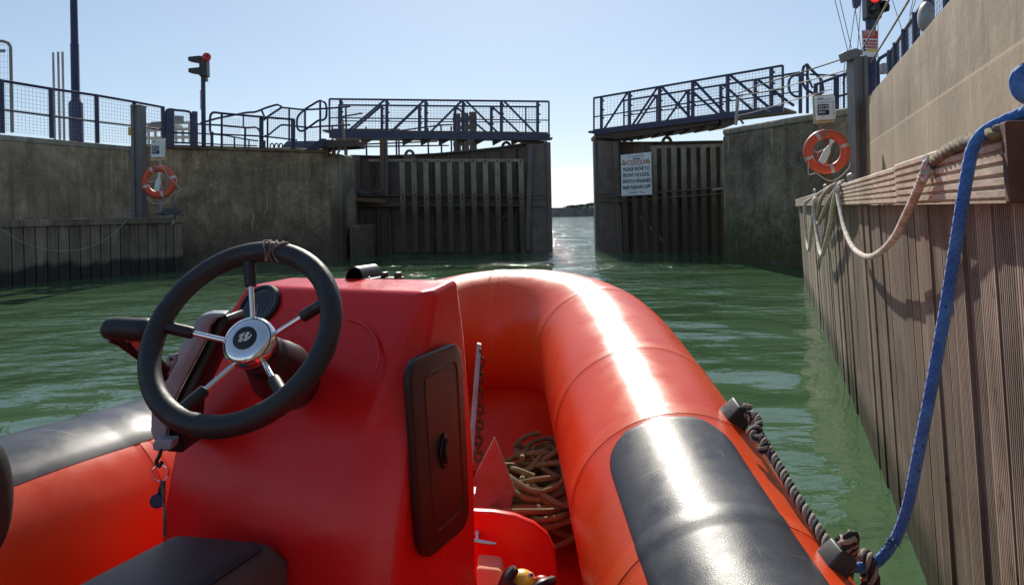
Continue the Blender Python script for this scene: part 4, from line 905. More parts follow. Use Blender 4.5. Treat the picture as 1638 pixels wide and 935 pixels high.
# ------------------------------------------------------------------ lifebuoys and key boxes
def buoy(cx, cy, rad_px, Y, tiltz, label, label_st, box, poleb, yaw):
    c = P(cx, cy, Y); Rr = rad_px/F*Y*.80; rr = rad_px/F*Y*.205
    Mx = Matrix.Rotation(yaw, 3, 'Z'); X = Mx @ Vector((1, 0, 0)); Nn = Mx @ Vector((0, -1, 0))
    t = thing('lifebuoy', label, 'lifebuoy', c-Vector((0, 0, Rr)), 'orange lifebuoys on their stands')
    ring = [c+Rr*(math.cos(R(k*10))*X+math.sin(R(k*10))*UP) for k in range(36)]
    mb = MB(); mb.tube(ring, rr, 14, closed=True); mb.build('ring', M['lifering'], t, smooth=True)
    for an in (18, 118, 200, 285):
        p = [c+Rr*(math.cos(R(an+q_))*X+math.sin(R(an+q_))*UP) for q_ in (-5, -2, 2, 5)]; MB().tube(p, rr*1.03, 14, False).build('reflective_band', M['reflect'], t, smooth=True)
    p = [c+Rr*(math.cos(R(98+q_))*X+math.sin(R(98+q_))*UP) for q_ in (-4, 4)]; MB().tube(p, rr*1.06, 12, False).build('hook_strap', M['galvpost'], t, smooth=True)
    L0 = lambda x, y, o_=.02: c+X*x*Rr+UP*y*Rr+Nn*o_
    rp = catmull([L0(-.15, 1.1, .09), L0(.45, .95, .12), L0(.85, .25, .10), L0(1.45, -.4, .05), L0(1.45, -.75, .05), L0(1.05, -.8, .05), L0(.75, -1.3, .06), L0(.3, -1.62, .05), L0(-.5, -1.5, .05), L0(-.85, -1.05, .07)], 5) if cx < 800 else catmull([L0(-1.02, -.55, .1), L0(-1.0, -1.25, .06), L0(-.6, -1.2, .06), L0(-.4, -1.35, .06), L0(.1, -1.65, .05), L0(.6, -1.5, .05), L0(1.1, -1.0, .05), L0(1.18, -.65, .06)], 5)
    MB().tube(rp, .009, 6).build('grab_cord', M['cord_w'], t, smooth=True)
    MB().tube(catmull([L0(-.75, .12, .03), L0(-.5, -.02, .03), L0(-.2, .1, .03), L0(.1, .35, .05)], 4), .008, 6).build('grab_cord', M['cord_w'], t, smooth=True)
    # throwing line bottle
    ang = tiltz; ax = (X*math.sin(ang)+UP*math.cos(ang)).normalized()
    tb = thing('throw_line_bottle', label.split(' ')[-0] and ('white throw line bottle tucked inside the %s lifebuoy' % ('left' if cx < 800 else 'right')), 'bottle', c-ax*Rr*.6+Nn*.05)
    sc_ = Rr
    MB().lathe(c-ax*sc_*.72+Nn*.06, ax, [(.10*sc_, 0), (.20*sc_, .05*sc_), (.20*sc_, .75*sc_), (.10*sc_, .95*sc_), (.075*sc_, 1.3*sc_)], 14).build('bottle_body', M['white'], tb, smooth=True)
    MB().lathe(c+ax*sc_*.56+Nn*.06, ax, [(.13*sc_, 0), (.15*sc_, .05*sc_), (.13*sc_, .12*sc_), (.02*sc_, .15*sc_)], 12).build('cap', M['white'], tb, smooth=True)
    # stand
    st = thing('lifebuoy_stand', label_st, 'stand', P(*poleb[2:4], Y+.12))
    MB().tube([P(*poleb[2:4], Y+.12), P(*poleb[0:2], Y+.12)], .028, 8).build('pole', M['galv'] if cx < 800 else M['rust'], st, smooth=True)
    bb = [P(x, y, Y) for x, y in box]      # BL BR TR TL
    bk = [P(x, y, Y+.03) for x, y in ((box[0][0]-2, box[0][1]+5), (box[1][0]+.5, box[1][1]+4), (box[2][0]+.5, box[2][1]-3), (box[3][0]-2, box[3][1]-3))]
    MB().prism(bk, (0, .03, 0)).build('backing_board', M['yellowdirty'], st, bevel=.006)
    kb = MB().prism(bb, (0, -.10 if False else -.06, 0)).build('key_box', M['white'], st, bevel=.008)
    def B_(u, v, o_=.066): return bb[0].lerp(bb[1], u).lerp(bb[3].lerp(bb[2], u), v)+Vector((0, -o_, 0))
    xr = (bb[1]-bb[0]).normalized(); wb = (bb[1]-bb[0]).length; zr = (bb[3]-bb[0]).normalized()
    MB().prism([B_(.08, .20), B_(.66, .20), B_(.66, .66), B_(.08, .66)], (0, .004, 0)).build('navy_panel', M['navytext'], kb)
    mb = MB()
    for k, tx in enumerate(('KEY FOR', 'RETURN', 'BOX')): mb.text(tx, wb*.155, B_(.12, .53-k*.125, .070), xr, zr, align='LEFT'); mb.text(tx, wb*.155, B_(.128, .53-k*.125, .0705), xr, zr, align='LEFT')
    mb.build('lettering', M['white'], kb)
    mb = MB()
    for v in (.74, .86): mb.bar(B_(.05, v), B_(.80, v), .003, .006)
    for k in range(9): mb.bar(B_(.84, .2+k*.07), B_(.93, .2+k*.07), .003, .006)
    mb.build('ruled_lines', M['galvpost'], kb)
    MB().prism([B_(.1, .90), B_(.4, .90), B_(.4, .94), B_(.1, .94)], (0, .004, 0)).build('blue_mark', M['bluerope'], kb)
buoy(254.5, 291, 27, 17.3, R(12), 'orange lifebuoy hanging on the left pier above the timber ledge', 'grey pole and white key box holding the left lifebuoy', [(243.5, 252), (264, 252), (264, 224), (243.5, 224)], (256, 252, 257, 350), R(8))
buoy(1322, 242.5, 35.5, 12.5, R(25), 'larger orange lifebuoy on a pole beside the right guide post', 'rusty pole and white key box holding the right lifebuoy', [(1304, 193), (1335, 191), (1333, 153.5), (1302, 156)], (1318, 200, 1329, 330), R(-12))
o = MB().tube(catmull([P(1302, 245, 12.45), P(1309, 247, 12.45), P(1308, 256, 12.4), P(1309, 245, 12.45), P(1316, 240, 12.4)], 4), .009, 5).build('orange_cord', M['lifering'], None, smooth=True); tag(o, 'short orange cord inside the ring of the right lifebuoy', 'cord')
# ------------------------------------------------------------------ pigeons
def pigeon(px, py, Y, L_, yaw, label, fly=False):
    c = P(px, py, Y); t = thing('pigeon', label, 'pigeon', c-Vector((0, 0, .1))); Mx = Matrix.Rotation(yaw, 3, 'Z')
    if not fly: q_ = lambda x, y, z: c+Mx @ Vector((x, y, z))*L_
    else:
        M2 = Mx @ Matrix.Rotation(R(65), 3, 'Y').inverted(); q_ = lambda x, y, z: c+M2 @ Vector((x, y, z))*L_
    pts = [q_(x, 0, z) for x, z in ((-.55, -.04), (-.3, .0), (-.12, .02), (.08, .04), (.22, .12), (.30, .22), (.36, .25), (.42, .24))]
    MB().tube(pts, [L_*k for k in (.05, .09, .14, .155, .11, .07, .062, .03)], 12).build('body', M['pigeon'], t, smooth=True)
    MB().lathe(q_(.42, 0, .235), (pts[-1]-pts[-2]), [(.016*L_, 0), (.004*L_, .07*L_)], 6).build('beak', M['black'], t)
    MB().prism([q_(-.5, -.07, -.03), q_(-.5, .07, -.03), q_(-.85, .10, -.08), q_(-.85, -.10, -.08)], q_(0, 0, .03)-q_(0, 0, 0)).build('tail', M['pigeon_w'] if fly else M['pigeon'], t)
    for s_ in (-1, 1):
        if fly: w_ = [q_(.15, s_*.12, .08), q_(-.2, s_*.12, .05), q_(-.4, s_*.45, .25), q_(-.25, s_*.75, .5), q_(0, s_*.55, .45), q_(.15, s_*.3, .25)]
        else: w_ = [q_(.18, s_*.13, .08), q_(-.2, s_*.14, -.06), q_(-.6, s_*.05, -.05), q_(-.3, s_*.12, .06), q_(0, s_*.13, .14)]
        MB().prism(w_, q_(0, .025*s_, 0)-q_(0, 0, 0)).build('wing', M['pigeon'], t)
        MB().tube([q_(.02, s_*.05, -.08), q_(.0, s_*.05, -.24), q_(.08, s_*.05, -.245)], .012*L_, 5).build('leg', M['redtext'], t)
pigeon(262, 341.5, 17.2, .33, R(10), 'dark pigeon standing on the left timber ledge by the buoy pole')
pigeon(283, 338, 17.3, .36, R(-8), 'grey pigeon landing with raised wings right of the left lifebuoy', True)
def cleat(c, s, label, d):
    c = Vector(c); t = thing('mooring_cleat', label, 'cleat', c); d = Vector(d).normalized()
    for k in (-.4, .4): MB().lathe(c+d*k*s, UP, [(.28*s, 0), (.2*s, .1*s), (.14*s, .3*s), (.16*s, .6*s)], 12).build('leg', M['galv'], t, smooth=True)
    MB().tube([c+d*k*s+UP*(.7*s+abs(k)*.05*s) for k in (-1.1, -.9, -.3, .3, .9, 1.1)], [.10*s, .16*s, .2*s, .2*s, .16*s, .1*s], 10).build('horn', M['galv'], t, smooth=True); return t
cleat(Vector((P(204, 350, 16.6).x, 16.6, LZ)), .11, 'grey mooring cleat on the left timber ledge', dl)
o = MB().ball(P(34, 347, 16.6), (.09, .06, .05), 10, 6).build('stone', M['white'], None, smooth=True); tag(o, 'small pale lump lying on the far left timber ledge', 'stone')
o = MB().tube(catmull([P(0, 364, 14.4), P(30, 384, 14.8), P(70, 398, 15.3), P(100, 401, 15.6), P(140, 396, 15.9), P(180, 375, 16.2), P(203, 351, 16.4)], 5), .005, 5).build('slack_line', M['cord_w'], None, smooth=True); tag(o, 'thin slack line drooping across the left timber planks', 'rope')

# ------------------------------------------------------------------ ropes on the right fender
c = Wy(W(1354, 300).y+0, EYE+.105, -.02); cleat(c, .075, 'nearest grey mooring cleat on the right timber ledge', dW)
cleat(Wy(W(1316, 310).y, EYE+.105, -.02), .075, 'middle grey mooring cleat on the right timber ledge', dW)
cleat(Wy(W(1300, 315).y, EYE+.105, -.02), .075, 'farthest grey mooring cleat at the end of the right timber ledge', dW)
def wrope(pts, r, label, mats, strands=3, off=.068):
    p = catmull([W(x, y, off) if len(q_) == 2 else W(x, y, q_[2]) for q_ in pts for x, y in [q_[:2]]], 6)
    o = MB().tube(p, r, 12).build('hanging_rope', mats, None, smooth=True, angle=80); return tag(o, label, 'rope', 'ropes looped along the right fender')
wrope([(1481, 272), (1474, 290), (1462, 318), (1449, 345), (1432, 378), (1412, 400), (1394, 410), (1380, 408), (1364, 395), (1352, 370), (1345, 340), (1340, 312), (1341, 300, .06), (1352, 294, .0)], .0105, 'thick white rope hanging in a deep loop from the nearest cleat', [M['braid_w']])
wrope([(1339, 302), (1333, 330), (1328, 360), (1320, 392), (1315, 408), (1310, 395), (1304, 350), (1302, 322), (1308, 312, .02)], .015, 'white rope loop hanging below the middle cleat', [M['braid_w']])
wrope([(1304, 320), (1298, 370), (1294, 400), (1290, 380), (1287, 330), (1292, 320, .03)], .016, 'white rope loop farthest along the right fender', [M['braid_w']])
wrope([(1345, 292, .03), (1338, 302), (1325, 322), (1315, 345), (1309, 358), (1308, 342), (1314, 318), (1328, 300), (1346, 292, .02)], .013, 'grey knotted rope loop between the middle and nearest cleats', [M['braid_g']])
wrope([(1352, 290, 0), (1335, 296, .05), (1318, 305, .04), (1300, 316, .04), (1290, 322, .05)], .014, 'grey rope lying along the ledge between the cleats', [M['braid_g']])
p = catmull([P(1700, 190, 1.12), P(1660, 198, 1.16), P(1630, 205, 1.20)]+[W(x, y, .052) for x, y in ((1600, 211), (1575, 217), (1550, 225), (1528, 234), (1508, 246), (1492, 259), (1482, 269))], 6)
o = rope(MB(), p, .0130, 3, (0, 1, 0)).build('mooring_rope', [M['rope_m'], M['rope_o']], None, smooth=True, angle=80); tag(o, 'thick frayed three strand rope lying on the near end of the right timber ledge', 'rope')
k_ = W(1481, 272, .066); mb = MB()
for j in range(4): mb.tube([k_+.0115*(math.cos(R(a))*Vector((.3, 1, 0))*.8+math.sin(R(a))*(UP+Vector((0, 0, 0))))+Vector((.004*math.sin(j*2+R(a)), 0, -.008*(j-2)+.004*math.sin(R(a)*2+j))) for a in range(0, 360, 30)], .0055, 8, closed=True)
o = mb.build('rope_knot', M['rope_w'], None, smooth=True); tag(o, 'frayed whipped knot joining the dark rope to the white loop', 'knot')

# blue mooring rope
bp = [P(1700, 150, 1.1), P(1660, 166, 1.15), P(1638, 180, 1.18), P(1608, 193, 1.2), P(1575, 211, 1.21), P(1556, 238, 1.22), P(1546, 285, 1.22), P(1537, 340, 1.23), P(1526, 410, 1.25), P(1513, 490, 1.27), P(1499, 570, 1.29), P(1484, 650, 1.31), P(1468, 730, 1.34), P(1454, 800, 1.37), P(1440, 845, 1.39), P(1420, 880, 1.41), P(1395, 903, 1.42), P(1367, 906, 1.41), P(1347, 891, 1.41), P(1337, 878, 1.43)]
o = MB().tube(catmull(bp, 6), .0097, 16).build('blue_mooring_rope', M['bluerope'], None, smooth=True); tag(o, 'thick bright blue rope running from the right ledge down to the boat side', 'rope')
for k in range(1): pass
mb = MB(); c0 = P(1428, 862, 1.4)
for k in range(26):
    d = Vector((random.gauss(-.6, .5), random.gauss(-.5, .4), random.gauss(.1, .5))).normalized()*random.uniform(.008, .02); s_ = c0+Vector((random.uniform(-.012, .006), -.008, random.uniform(-.006, .008))); mb.tube([s_, s_+d*.5+Vector((0, 0, .002)), s_+d], .0009, 4)
o = mb.build('frayed_strands', M['bluerope'], None, smooth=True); tag(o, 'small frayed tuft on the blue rope just above the boat', 'fray')
bp = [P(1700, 100, 1.1), P(1660, 108, 1.12), P(1640, 113, 1.13), P(1630, 122, 1.13), P(1628, 135, 1.13), P(1634, 148, 1.13), P(1650, 156, 1.13), P(1700, 160, 1.12)]
o = MB().tube(catmull(bp, 6), .0115, 16).build('blue_rope_loop', M['bluerope'], None, smooth=True); tag(o, 'blue rope bight poking in at the right edge above the ledge', 'rope')

# ------------------------------------------------------------------ the boat
def E(x, y, z): return Vector((x, y, z+EYE))
TR_ = .241
tp_ = [E(*p) for p in ((.47, -.9, -.98), (.455, -.3, -.96), (.43, .3, -.92), (.405, .8, -.87), (.385, 1.3, -.80), (.37, 1.65, -.735), (.36, 1.95, -.668), (.343, 2.33, -.595), (.32, 2.75, -.53), (.245, 3.02, -.495), (.08, 3.20, -.478), (-.15, 3.25, -.49), (-.36, 3.13, -.53), (-.53, 2.8, -.58), (-.70, 2.4, -.64), (-.90, 1.95, -.69), (-1.05, 1.6, -.69), (-1.25, 1.15, -.72), (-1.5, .6, -.78), (-1.7, 0, -.85), (-1.82, -.6, -.92))]
def resample(pts, st):
    out = [pts[0]]; acc = 0
    for a, b in zip(pts, pts[1:]):
        L_ = (b-a).length
        while acc+L_ >= st:
            a = a.lerp(b, (st-acc)/L_); out.append(a); L_ = (b-a).length; acc = 0
        acc += L_
    return out
TP = resample(catmull(tp_, 30), .03)
def toPix(p):
    q_ = p-Vector((0, 0, EYE)); x, z = q_.x/q_.y, q_.z/q_.y; return CX+F*(x*cR-z*sR), CY-F*(x*sR+z*cR)
def s_right(py): return min((abs(toPix(TP[i]+Vector((0, 0, .245)))[1]-py), i) for i in range(len(TP)) if TP[i].x > 0 and .9 < TP[i].y < 2.95)[1]
def s_left(px): return min((abs(toPix(TP[i]+Vector((0, 0, .245)))[0]-px), i) for i in range(len(TP)) if TP[i].x < -.5 and TP[i].y > .8)[1]
boat = thing('inflatable_boat', 'red and black rigid inflatable boat with a steering console in the foreground', 'boat', E(-.4, 1.5, -1.15))
def tframe(i):
    d = (TP[min(i+1, len(TP)-1)]-TP[max(i-1, 0)]).normalized(); u = (UP-d*d.z).normalized(); return d, u, d.cross(u)
def tpt(s, th, r):              # s index float on path, th from crest, + to the right of travel
    i = max(0, min(len(TP)-2, int(s))); f = s-i; p = TP[i].lerp(TP[i+1], f); d, u, b = tframe(i); d2, u2, b2 = tframe(i+1)
    u = u.lerp(u2, f).normalized(); b = b.lerp(b2, f).normalized(); return p+r*(math.cos(th)*u+math.sin(th)*b)
def tsurf(s0, s1, t0, t1, r, ns, nth, closed=False, rf=None):
    vs = []; fs = []
    for a in range(ns+1):
        s = s0+(s1-s0)*a/ns
        for b in range(nth+(0 if closed else 1)):
            th = t0+(t1-t0)*b/nth; vs.append(tpt(s, th, rf(s, th) if rf else r))
    cols = nth if closed else nth+1
    for a in range(ns):
        for b in range(nth): fs.append((a*cols+b, a*cols+(b+1) % cols, (a+1)*cols+(b+1) % cols, (a+1)*cols+b))
    return vs, fs
NT = len(TP)-1
S1 = s_right(640); S2 = s_right(545); S0 = s_right(800); iB = max(range(len(TP)), key=lambda i: TP[i].y)
SEAMS = [S0, S1, S2, S2+(iB-S2)//2, iB-2, iB+12, iB+26, iB+38, s_left(170), s_left(150), s_left(170)+34]
def trad(s, th):
    r = TR_
    for q_ in SEAMS:
        dd = abs(s-q_)
        if dd < .8: r += .0012
    # faint creases on the inside of the bends
    if th < 0 or th > math.pi: r += 0
    return r
vs, fs = tsurf(0, NT, 0, 2*math.pi, TR_, NT*3, 64, True, trad)
MB().add(vs, fs).build('buoyancy_tube', M['tube'], boat, smooth=True, angle=80)
for q_ in SEAMS:
    a0 = q_-.62; vs, fs = tsurf(a0, a0+1.24, 0, 2*math.pi, TR_+.0019, 4, 64, True); MB().add(vs, fs).build('seam_tape', M['seam'], boat, smooth=True, angle=80)
def spatch(s0, s1, t0, t1, off, roundend, name, mt, label=None):
    """patch glued on the tube; roundend (start, end) corner length in s units"""
    vs = []; fs = []; ns, nth = 200, 26; mid = (t0+t1)/2; hw = (t1-t0)/2
    for a in range(ns+1):
        s = s0+(s1-s0)*a/ns; k = 1.0
        for e, on in ((s-s0, roundend[0]), (s1-s, roundend[1])):
            if on and e < on: k *= max(0, 1-(1-e/on)**2.8)**(1/2.8)
        for b in range(nth+1):
            th = mid+hw*max(k, .02)*(b/nth*2-1); ed = min(b, nth-b, a, ns-a); vs.append(tpt(s, th, trad(s, th)+(.0008 if min(abs(s-z_) for z_ in SEAMS) < .7 else 0)+(off if ed > 0 else .0004)))
    for a in range(ns):
        for b in range(nth): fs.append((a*(nth+1)+b, a*(nth+1)+b+1, (a+1)*(nth+1)+b+1, (a+1)*(nth+1)+b))
    return MB().add(vs, fs).build(name, M[mt], boat, smooth=True, angle=80, label=label)
spatch(0, S1-.8, R(-45), R(23), .0032, (0, 4.6), 'wear_patch', 'patch', 'black wear patch on top of the right tube')
spatch(iB+30, NT, R(-36), R(68), .0032, (5, 0), 'wear_patch', 'patch', 'black wear patch on top of the left tube')
print('TUBE', S0, S1, S2, iB, NT, [round(v,3) for v in TP[S1]], toPix(TP[S1]+Vector((0,0,.245))))
# floor and bow locker
inner = [tpt(i, 0, 0) for i in range(0, NT, 3)]
fl = [Vector((p.x, p.y, EYE-1.0)) for p in inner]
fl = [p+(Vector((-.2, 1.5, p.z))-p)*.12 for p in fl]
MB().prism(fl, (0, 0, -.04)).build('deck', M['gel2'], boat)
vs = []; n = len(inner)
for p, f_ in zip(inner, fl): vs += [p-Vector((0, 0, .2)), f_.lerp(p-Vector((0, 0, .2)), .15)-Vector((0, 0, .0)), f_]
MB().add(vs, [(i*3+j, i*3+j+1, i*3+j+4, i*3+j+3) for i in range(n-1) for j in range(2)]).build('hull_side', M['tube'], boat, smooth=True)
YL = 1.93
lt = [P(700, 818, YL), P(752, 817, YL), P(790, 819, YL), P(825, 825, YL), P(855, 838, YL), P(876, 855, YL), P(888, 880, YL), P(893, 920, YL), P(900, 1010, YL), P(700, 1010, YL)]
MB().prism(lt, (0, .03, 0)).build('locker_bulkhead', M['gel2'], boat, smooth=True, bevel=.008, seg=3)
# console
CS = [(-.150, (-1.115, 1.38), (-.665, 1.32), (-.645, 1.345), (-.645, 1.445), (-1.05, 1.46)),
      (-.25, (-1.14, 1.30), (-.69, 1.262), (-.645, 1.30), (-.645, 1.475), (-1.14, 1.50)),
      (-.38, (-1.15, 1.23), (-.72, 1.207), (-.645, 1.245), (-.645, 1.495), (-1.13, 1.53)),
      (-.46, (-1.15, 1.20), (-.765, 1.172), (-.645, 1.22), (-.645, 1.505), (-1.15, 1.55)),
      (-.565, (-1.15, 1.170), (-.83, 1.115), (-.645, 1.18), (-.645, 1.515), (-1.13, 1.56)),
      (-.75, (-1.15, 1.15), (-.84, 1.08), (-.645, 1.14), (-.645, 1.51), (-1.15, 1.57)),
      (-1.01, (-1.15, 1.15), (-.84, 1.06), (-.61, 1.11), (-.61, 1.54), (-1.15, 1.57))]
A20 = R(20); ca, sa = math.cos(A20), math.sin(A20)
def BF(u, v, z): return Vector((u*ca+v*sa, -u*sa+v*ca, z+EYE))
vs = []; fs = []
for row in CS:
    for u, v in row[1:]: vs.append(BF(u, v, row[0] if row[0] < -.2 else (-.133 if v > 1.41 else -.146)))
for i in range(len(CS)-1):
    for j in range(5): fs.append((i*5+j, (i+1)*5+j, (i+1)*5+(j+1) % 5, i*5+(j+1) % 5))
fs.append((4, 3, 2, 1, 0)[::-1]); fs.append(tuple((len(CS)-1)*5+j for j in (4, 3, 2, 1, 0)))
o = MB().add(vs, fs).build('console', M['gel'], boat, smooth=True, bevel=.012, seg=4)
wm = o.modifiers.new('wn', 'WEIGHTED_NORMAL'); wm.keep_sharp = False; wm.weight = 100
con = o
# panel plane of the console
pa, pb_, pc = BF(-1.115, 1.38, -.15), BF(-.665, 1.32, -.15), BF(-1.16, 1.265, -.315)
pn = (pb_-pa).cross(pc-pa).normalized()
if pn.y > 0: pn = -pn
def onpanel(px, py, off=0):
    d = P(px, py, 1)-Vector((0, 0, EYE)); t_ = (pa-Vector((0, 0, EYE))).dot(pn)/d.dot(pn); return Vector((0, 0, EYE))+d*t_+pn*off
gc = onpanel(417, 491)
gz = MB().lathe(gc-pn*.004, pn, [(.050, 0), (.050, .012), (.046, .016), (.041, .015), (.041, .010)], 40).build('gauge', M['black'], con, smooth=True)
MB().lathe(gc+pn*.001, pn, [(.041, 0), (.041, .0075)], 36).build('gauge_face', M['gaugeface'], gz)
mb = MB(); gx = pn.orthogonal().normalized(); gy = pn.cross(gx)
for k in range(24):
    a = R(k*12-40); d = math.cos(a)*gx+math.sin(a)*gy; mb.bar(gc+d*.031+pn*.0095, gc+d*.036+pn*.0095, .0009, .0006)
mb.bar(gc+pn*.0095, gc+(gx*.6+gy*.8)*.03+pn*.0095, .0014, .0006); mb.build('gauge_needle', M['gaugemark'], gz)
MB().tube(catmull([onpanel(x, y, -.0012) for x, y in ((552, 508), (580, 518), (600, 540), (606, 570), (600, 598))], 5), [.001]+[.0028]*19+[.001], 8).build('moulded_ridge', M['gel'], con, smooth=True)
# side hatch
def sideP(px, py, off=0):
    # side plane u = -.642
    q_ = P(px, py, 1)-Vector((0, 0, EYE)); u = q_.x*ca-q_.y*sa; k = (-.642-off)/u if False else (-.642+off)/u
    return Vector((0, 0, EYE))+q_*k
nside = Vector((ca, -sa, 0))
def rrect(pts, rad, n=5):
    out = []; N_ = len(pts)
    for i in range(N_):
        p = pts[i]; a = (pts[i-1]-p); b = (pts[(i+1) % N_]-p); a = a.normalized()*min(rad, a.length*.45); b = b.normalized()*min(rad, b.length*.45)
        for k in range(n+1): t_ = k/n; out.append((1-t_)**2*(p+a)+2*t_*(1-t_)*p+t_*t_*(p+b))
    return out
hc = [sideP(640, 577), sideP(728, 543), sideP(742, 836), sideP(664, 902)]
hatch = MB().prism(rrect(hc, .05)[::-1], nside*.016).build('side_hatch', M['hatch'], con, smooth=True, bevel=.006, seg=4)
def hq(u, v, o_): return hc[3].lerp(hc[2], u).lerp(hc[0].lerp(hc[1], u), v)+nside*o_
inn = rrect([hq(.24, .90, .0165), hq(.86, .92, .0165), hq(.86, .12, .0165), hq(.24, .10, .0165)], .03)
MB().tube([p-nside*.001 for p in inn], .0022, 6, closed=True).build('hatch_ridge', M['hatch'], hatch, smooth=True)
rr_ = rrect([hq(.245, .50, .0162), hq(.56, .56, .0162), hq(.56, .33, .0162), hq(.245, .30, .0162)], .008)
MB().prism([hq(.245, .885, .0162), hq(.55, .89, .0162), hq(.54, .585, .0162), hq(.245, .535, .0162)][::-1], nside*.0012).build('raised_field', M['hatch'], hatch, bevel=.001)
hl = []
hcen = hq(.50, .485, .0168); eu = (hc[2]-hc[3]).normalized(); ev = UP
for k in range(32):
    a = 2*math.pi*k/32; r_ = (.030+.0035*math.cos(4*a)); hl.append(hcen+eu*math.cos(a)*r_*.62+ev*math.sin(a)*r_)
MB().prism(hl[::-1], nside*.004).build('latch', M['black'], hatch, smooth=True, bevel=.001)
MB().prism([hcen+eu*math.cos(2*math.pi*k/20)*.011+ev*math.sin(2*math.pi*k/20)*.024+nside*.0045 for k in range(20)][::-1], nside*.006).build('latch_handle', M['hatch'], hatch, bevel=.002)
for px, py in ((751, 562+155), (751, 600)): pass
# top fittings
zt_ = EYE-.141
def topP(px, py, dz=0): return G(px, py, zt_+dz)
a, b = topP(566, 449), topP(590, 441); ax = Vector((sa, ca, 0)).normalized(); wv = Vector((ca, -sa, 0)); L_ = .08
c0 = topP(567, 450); mb = MB(); half = []; hw = .0225
for k in range(15): an = math.pi*k/14; half.append((math.cos(an)*hw, math.sin(an)*hw*1.15+.006))
ring0 = [c0+wv*x+UP*z for x, z in half]; 
vs = ring0+[p+ax*L_ for p in ring0]+[c0+wv*x*.9+UP*(z*.9) for x, z in half]+[c0+ax*L_+wv*x*.9+UP*(z*.9) for x, z in half]; n = 15
fs = [(i, i+1, n+i+1, n+i) for i in range(n-1)]+[(2*n+i+1, 2*n+i, 3*n+i, 3*n+i+1) for i in range(n-1)]+[(i, 2*n+i, 2*n+i+1, i+1) for i in range(n-1)]+[tuple(range(n, 2*n))]
hood = MB().add(vs, fs).build('lamp_hood', M['black'], con, smooth=True, angle=40)
MB().box(c0+ax*.04+UP*.003, (.066, .095, .006), rz=-A20).build('hood_base', M['black'], hood, bevel=.002)
mb = MB()
for s_ in (-1, 1):
    for k in (.012, .072): mb.ball(c0+ax*k+wv*s_*.028+UP*.007, .0035, 8, 4)
mb.build('screw', M['chrome'], hood, smooth=True)
c1 = topP(626, 449); lt_ = MB().box(c1+UP*.004, (.045, .035, .008), rz=-A20).build('latch_plate', M['black'], con, bevel=.002)
for s_ in (-1, 1): MB().box(c1+wv*s_*.016+UP*.013, (.010, .022, .012), rz=-A20).build('rocker', M['black'], lt_, bevel=.003)

# steering wheel
wn = Vector((-.1735, -.8056, .5665)); wc = P(384, 533, 1.15)
wx = wn.cross(UP).normalized(); wy_ = wx.cross(wn).normalized()
if wy_.z < 0: wy_ = -wy_
Rw, rw = .1405, .0163
wheel = thing('steering_wheel', 'black rimmed steering wheel with chrome hub and five spokes on the boat console', 'steering wheel', wc-wn*.1)
def wp(a, r_, h=0): return wc+r_*(math.cos(a)*wx+math.sin(a)*wy_)+wn*h
mb = MB(); mb.tube([wp(2*math.pi*k/72, Rw) for k in range(72)], rw, 20, closed=True); mb.build('rim', M['wheelrub'], wheel, smooth=True)
hubc = wc-wn*.040
h_ = MB().lathe(hubc, wn, [(.028, -.012), (.037, -.006), (.0405, .004), (.0405, .012), (.037, .020), (.030, .0235), (.021, .0245)], 48).build('hub', M['chrome'], wheel, smooth=True, angle=60)
MB().lathe(hubc+wn*.0247, wn, [(.0185, 0), (.0185, .0012), (.017, .002)], 40).build('hub_badge', M['black'], h_, smooth=True)
mb = MB(); bo = hubc+wn*.0272; ex = (wx if wx.x > 0 else -wx); ey = wy_
for x, y0_, y1_ in ((-.0075, .0, .006), (-.0045, -.007, .008), (-.0012, -.008, -.001), (.0005, .001, .009), (.003, -.006, .0085), (.0063, -.006, .0015), (.009, -.002, .005)):
    mb.bar(bo+ex*(x+y0_*.35)+ey*y0_, bo+ex*(x+y1_*.35)+ey*y1_, .0021, .0006, up=wn)
mb.bar(bo+ex*(-.0085)+ey*.003, bo+ex*(-.001)+ey*.0055, .0018, .0006, up=wn); mb.bar(bo+ex*(.001)+ey*(-.005), bo+ex*(.008)+ey*(-.0025), .0018, .0006, up=wn)
mb.build('badge_emblem', M['white'], h_)
# find spoke angles from photo directions
def ang_of(px, py):
    # intersect ray with wheel plane
    d = P(px, py, 1)-Vector((0, 0, EYE)); t_ = (wc-Vector((0, 0, EYE))).dot(wn)/d.dot(wn); q_ = Vector((0, 0, EYE))+d*t_-wc
    return math.atan2(q_.dot(wy_), q_.dot(wx))
for px, py in ((398, 405), (530, 478), (468, 655), (290, 652), (252, 520)):
    a = ang_of(px, py)
    p0 = hubc+(math.cos(a)*wx+math.sin(a)*wy_)*.034+wn*.004; p1 = wp(a, Rw)
    sp = MB().tube([p0, p0.lerp(p1, .62)], .0044, 12).build('spoke', M['chrome'], wheel, smooth=True)
    s0 = p0.lerp(p1, .52)
    MB().tube([s0, p0.lerp(p1, .535), p0.lerp(p1, .57), p1], [.006, .0088, .0094, .0094], 14).build('spoke_grip', M['wheelrub'], sp, smooth=True)
# knot of cord on the top of the rim
mb = MB(); ak = ang_of(446, 392)
for j in range(5):
    a0 = ak+(j-2)*.045; cc = wp(a0, Rw); tr = (math.cos(a0)*wx+math.sin(a0)*wy_); 
    mb.tube([cc+(rw+.0012)*(math.cos(R(q_))*tr+math.sin(R(q_))*wn)+wn.cross(tr)*.006*math.sin(R(q_)*2+j) for q_ in range(-10, 190, 20)], .0018, 6)
mb.build('cord_whipping', [M['rope_m']], wheel, smooth=True)
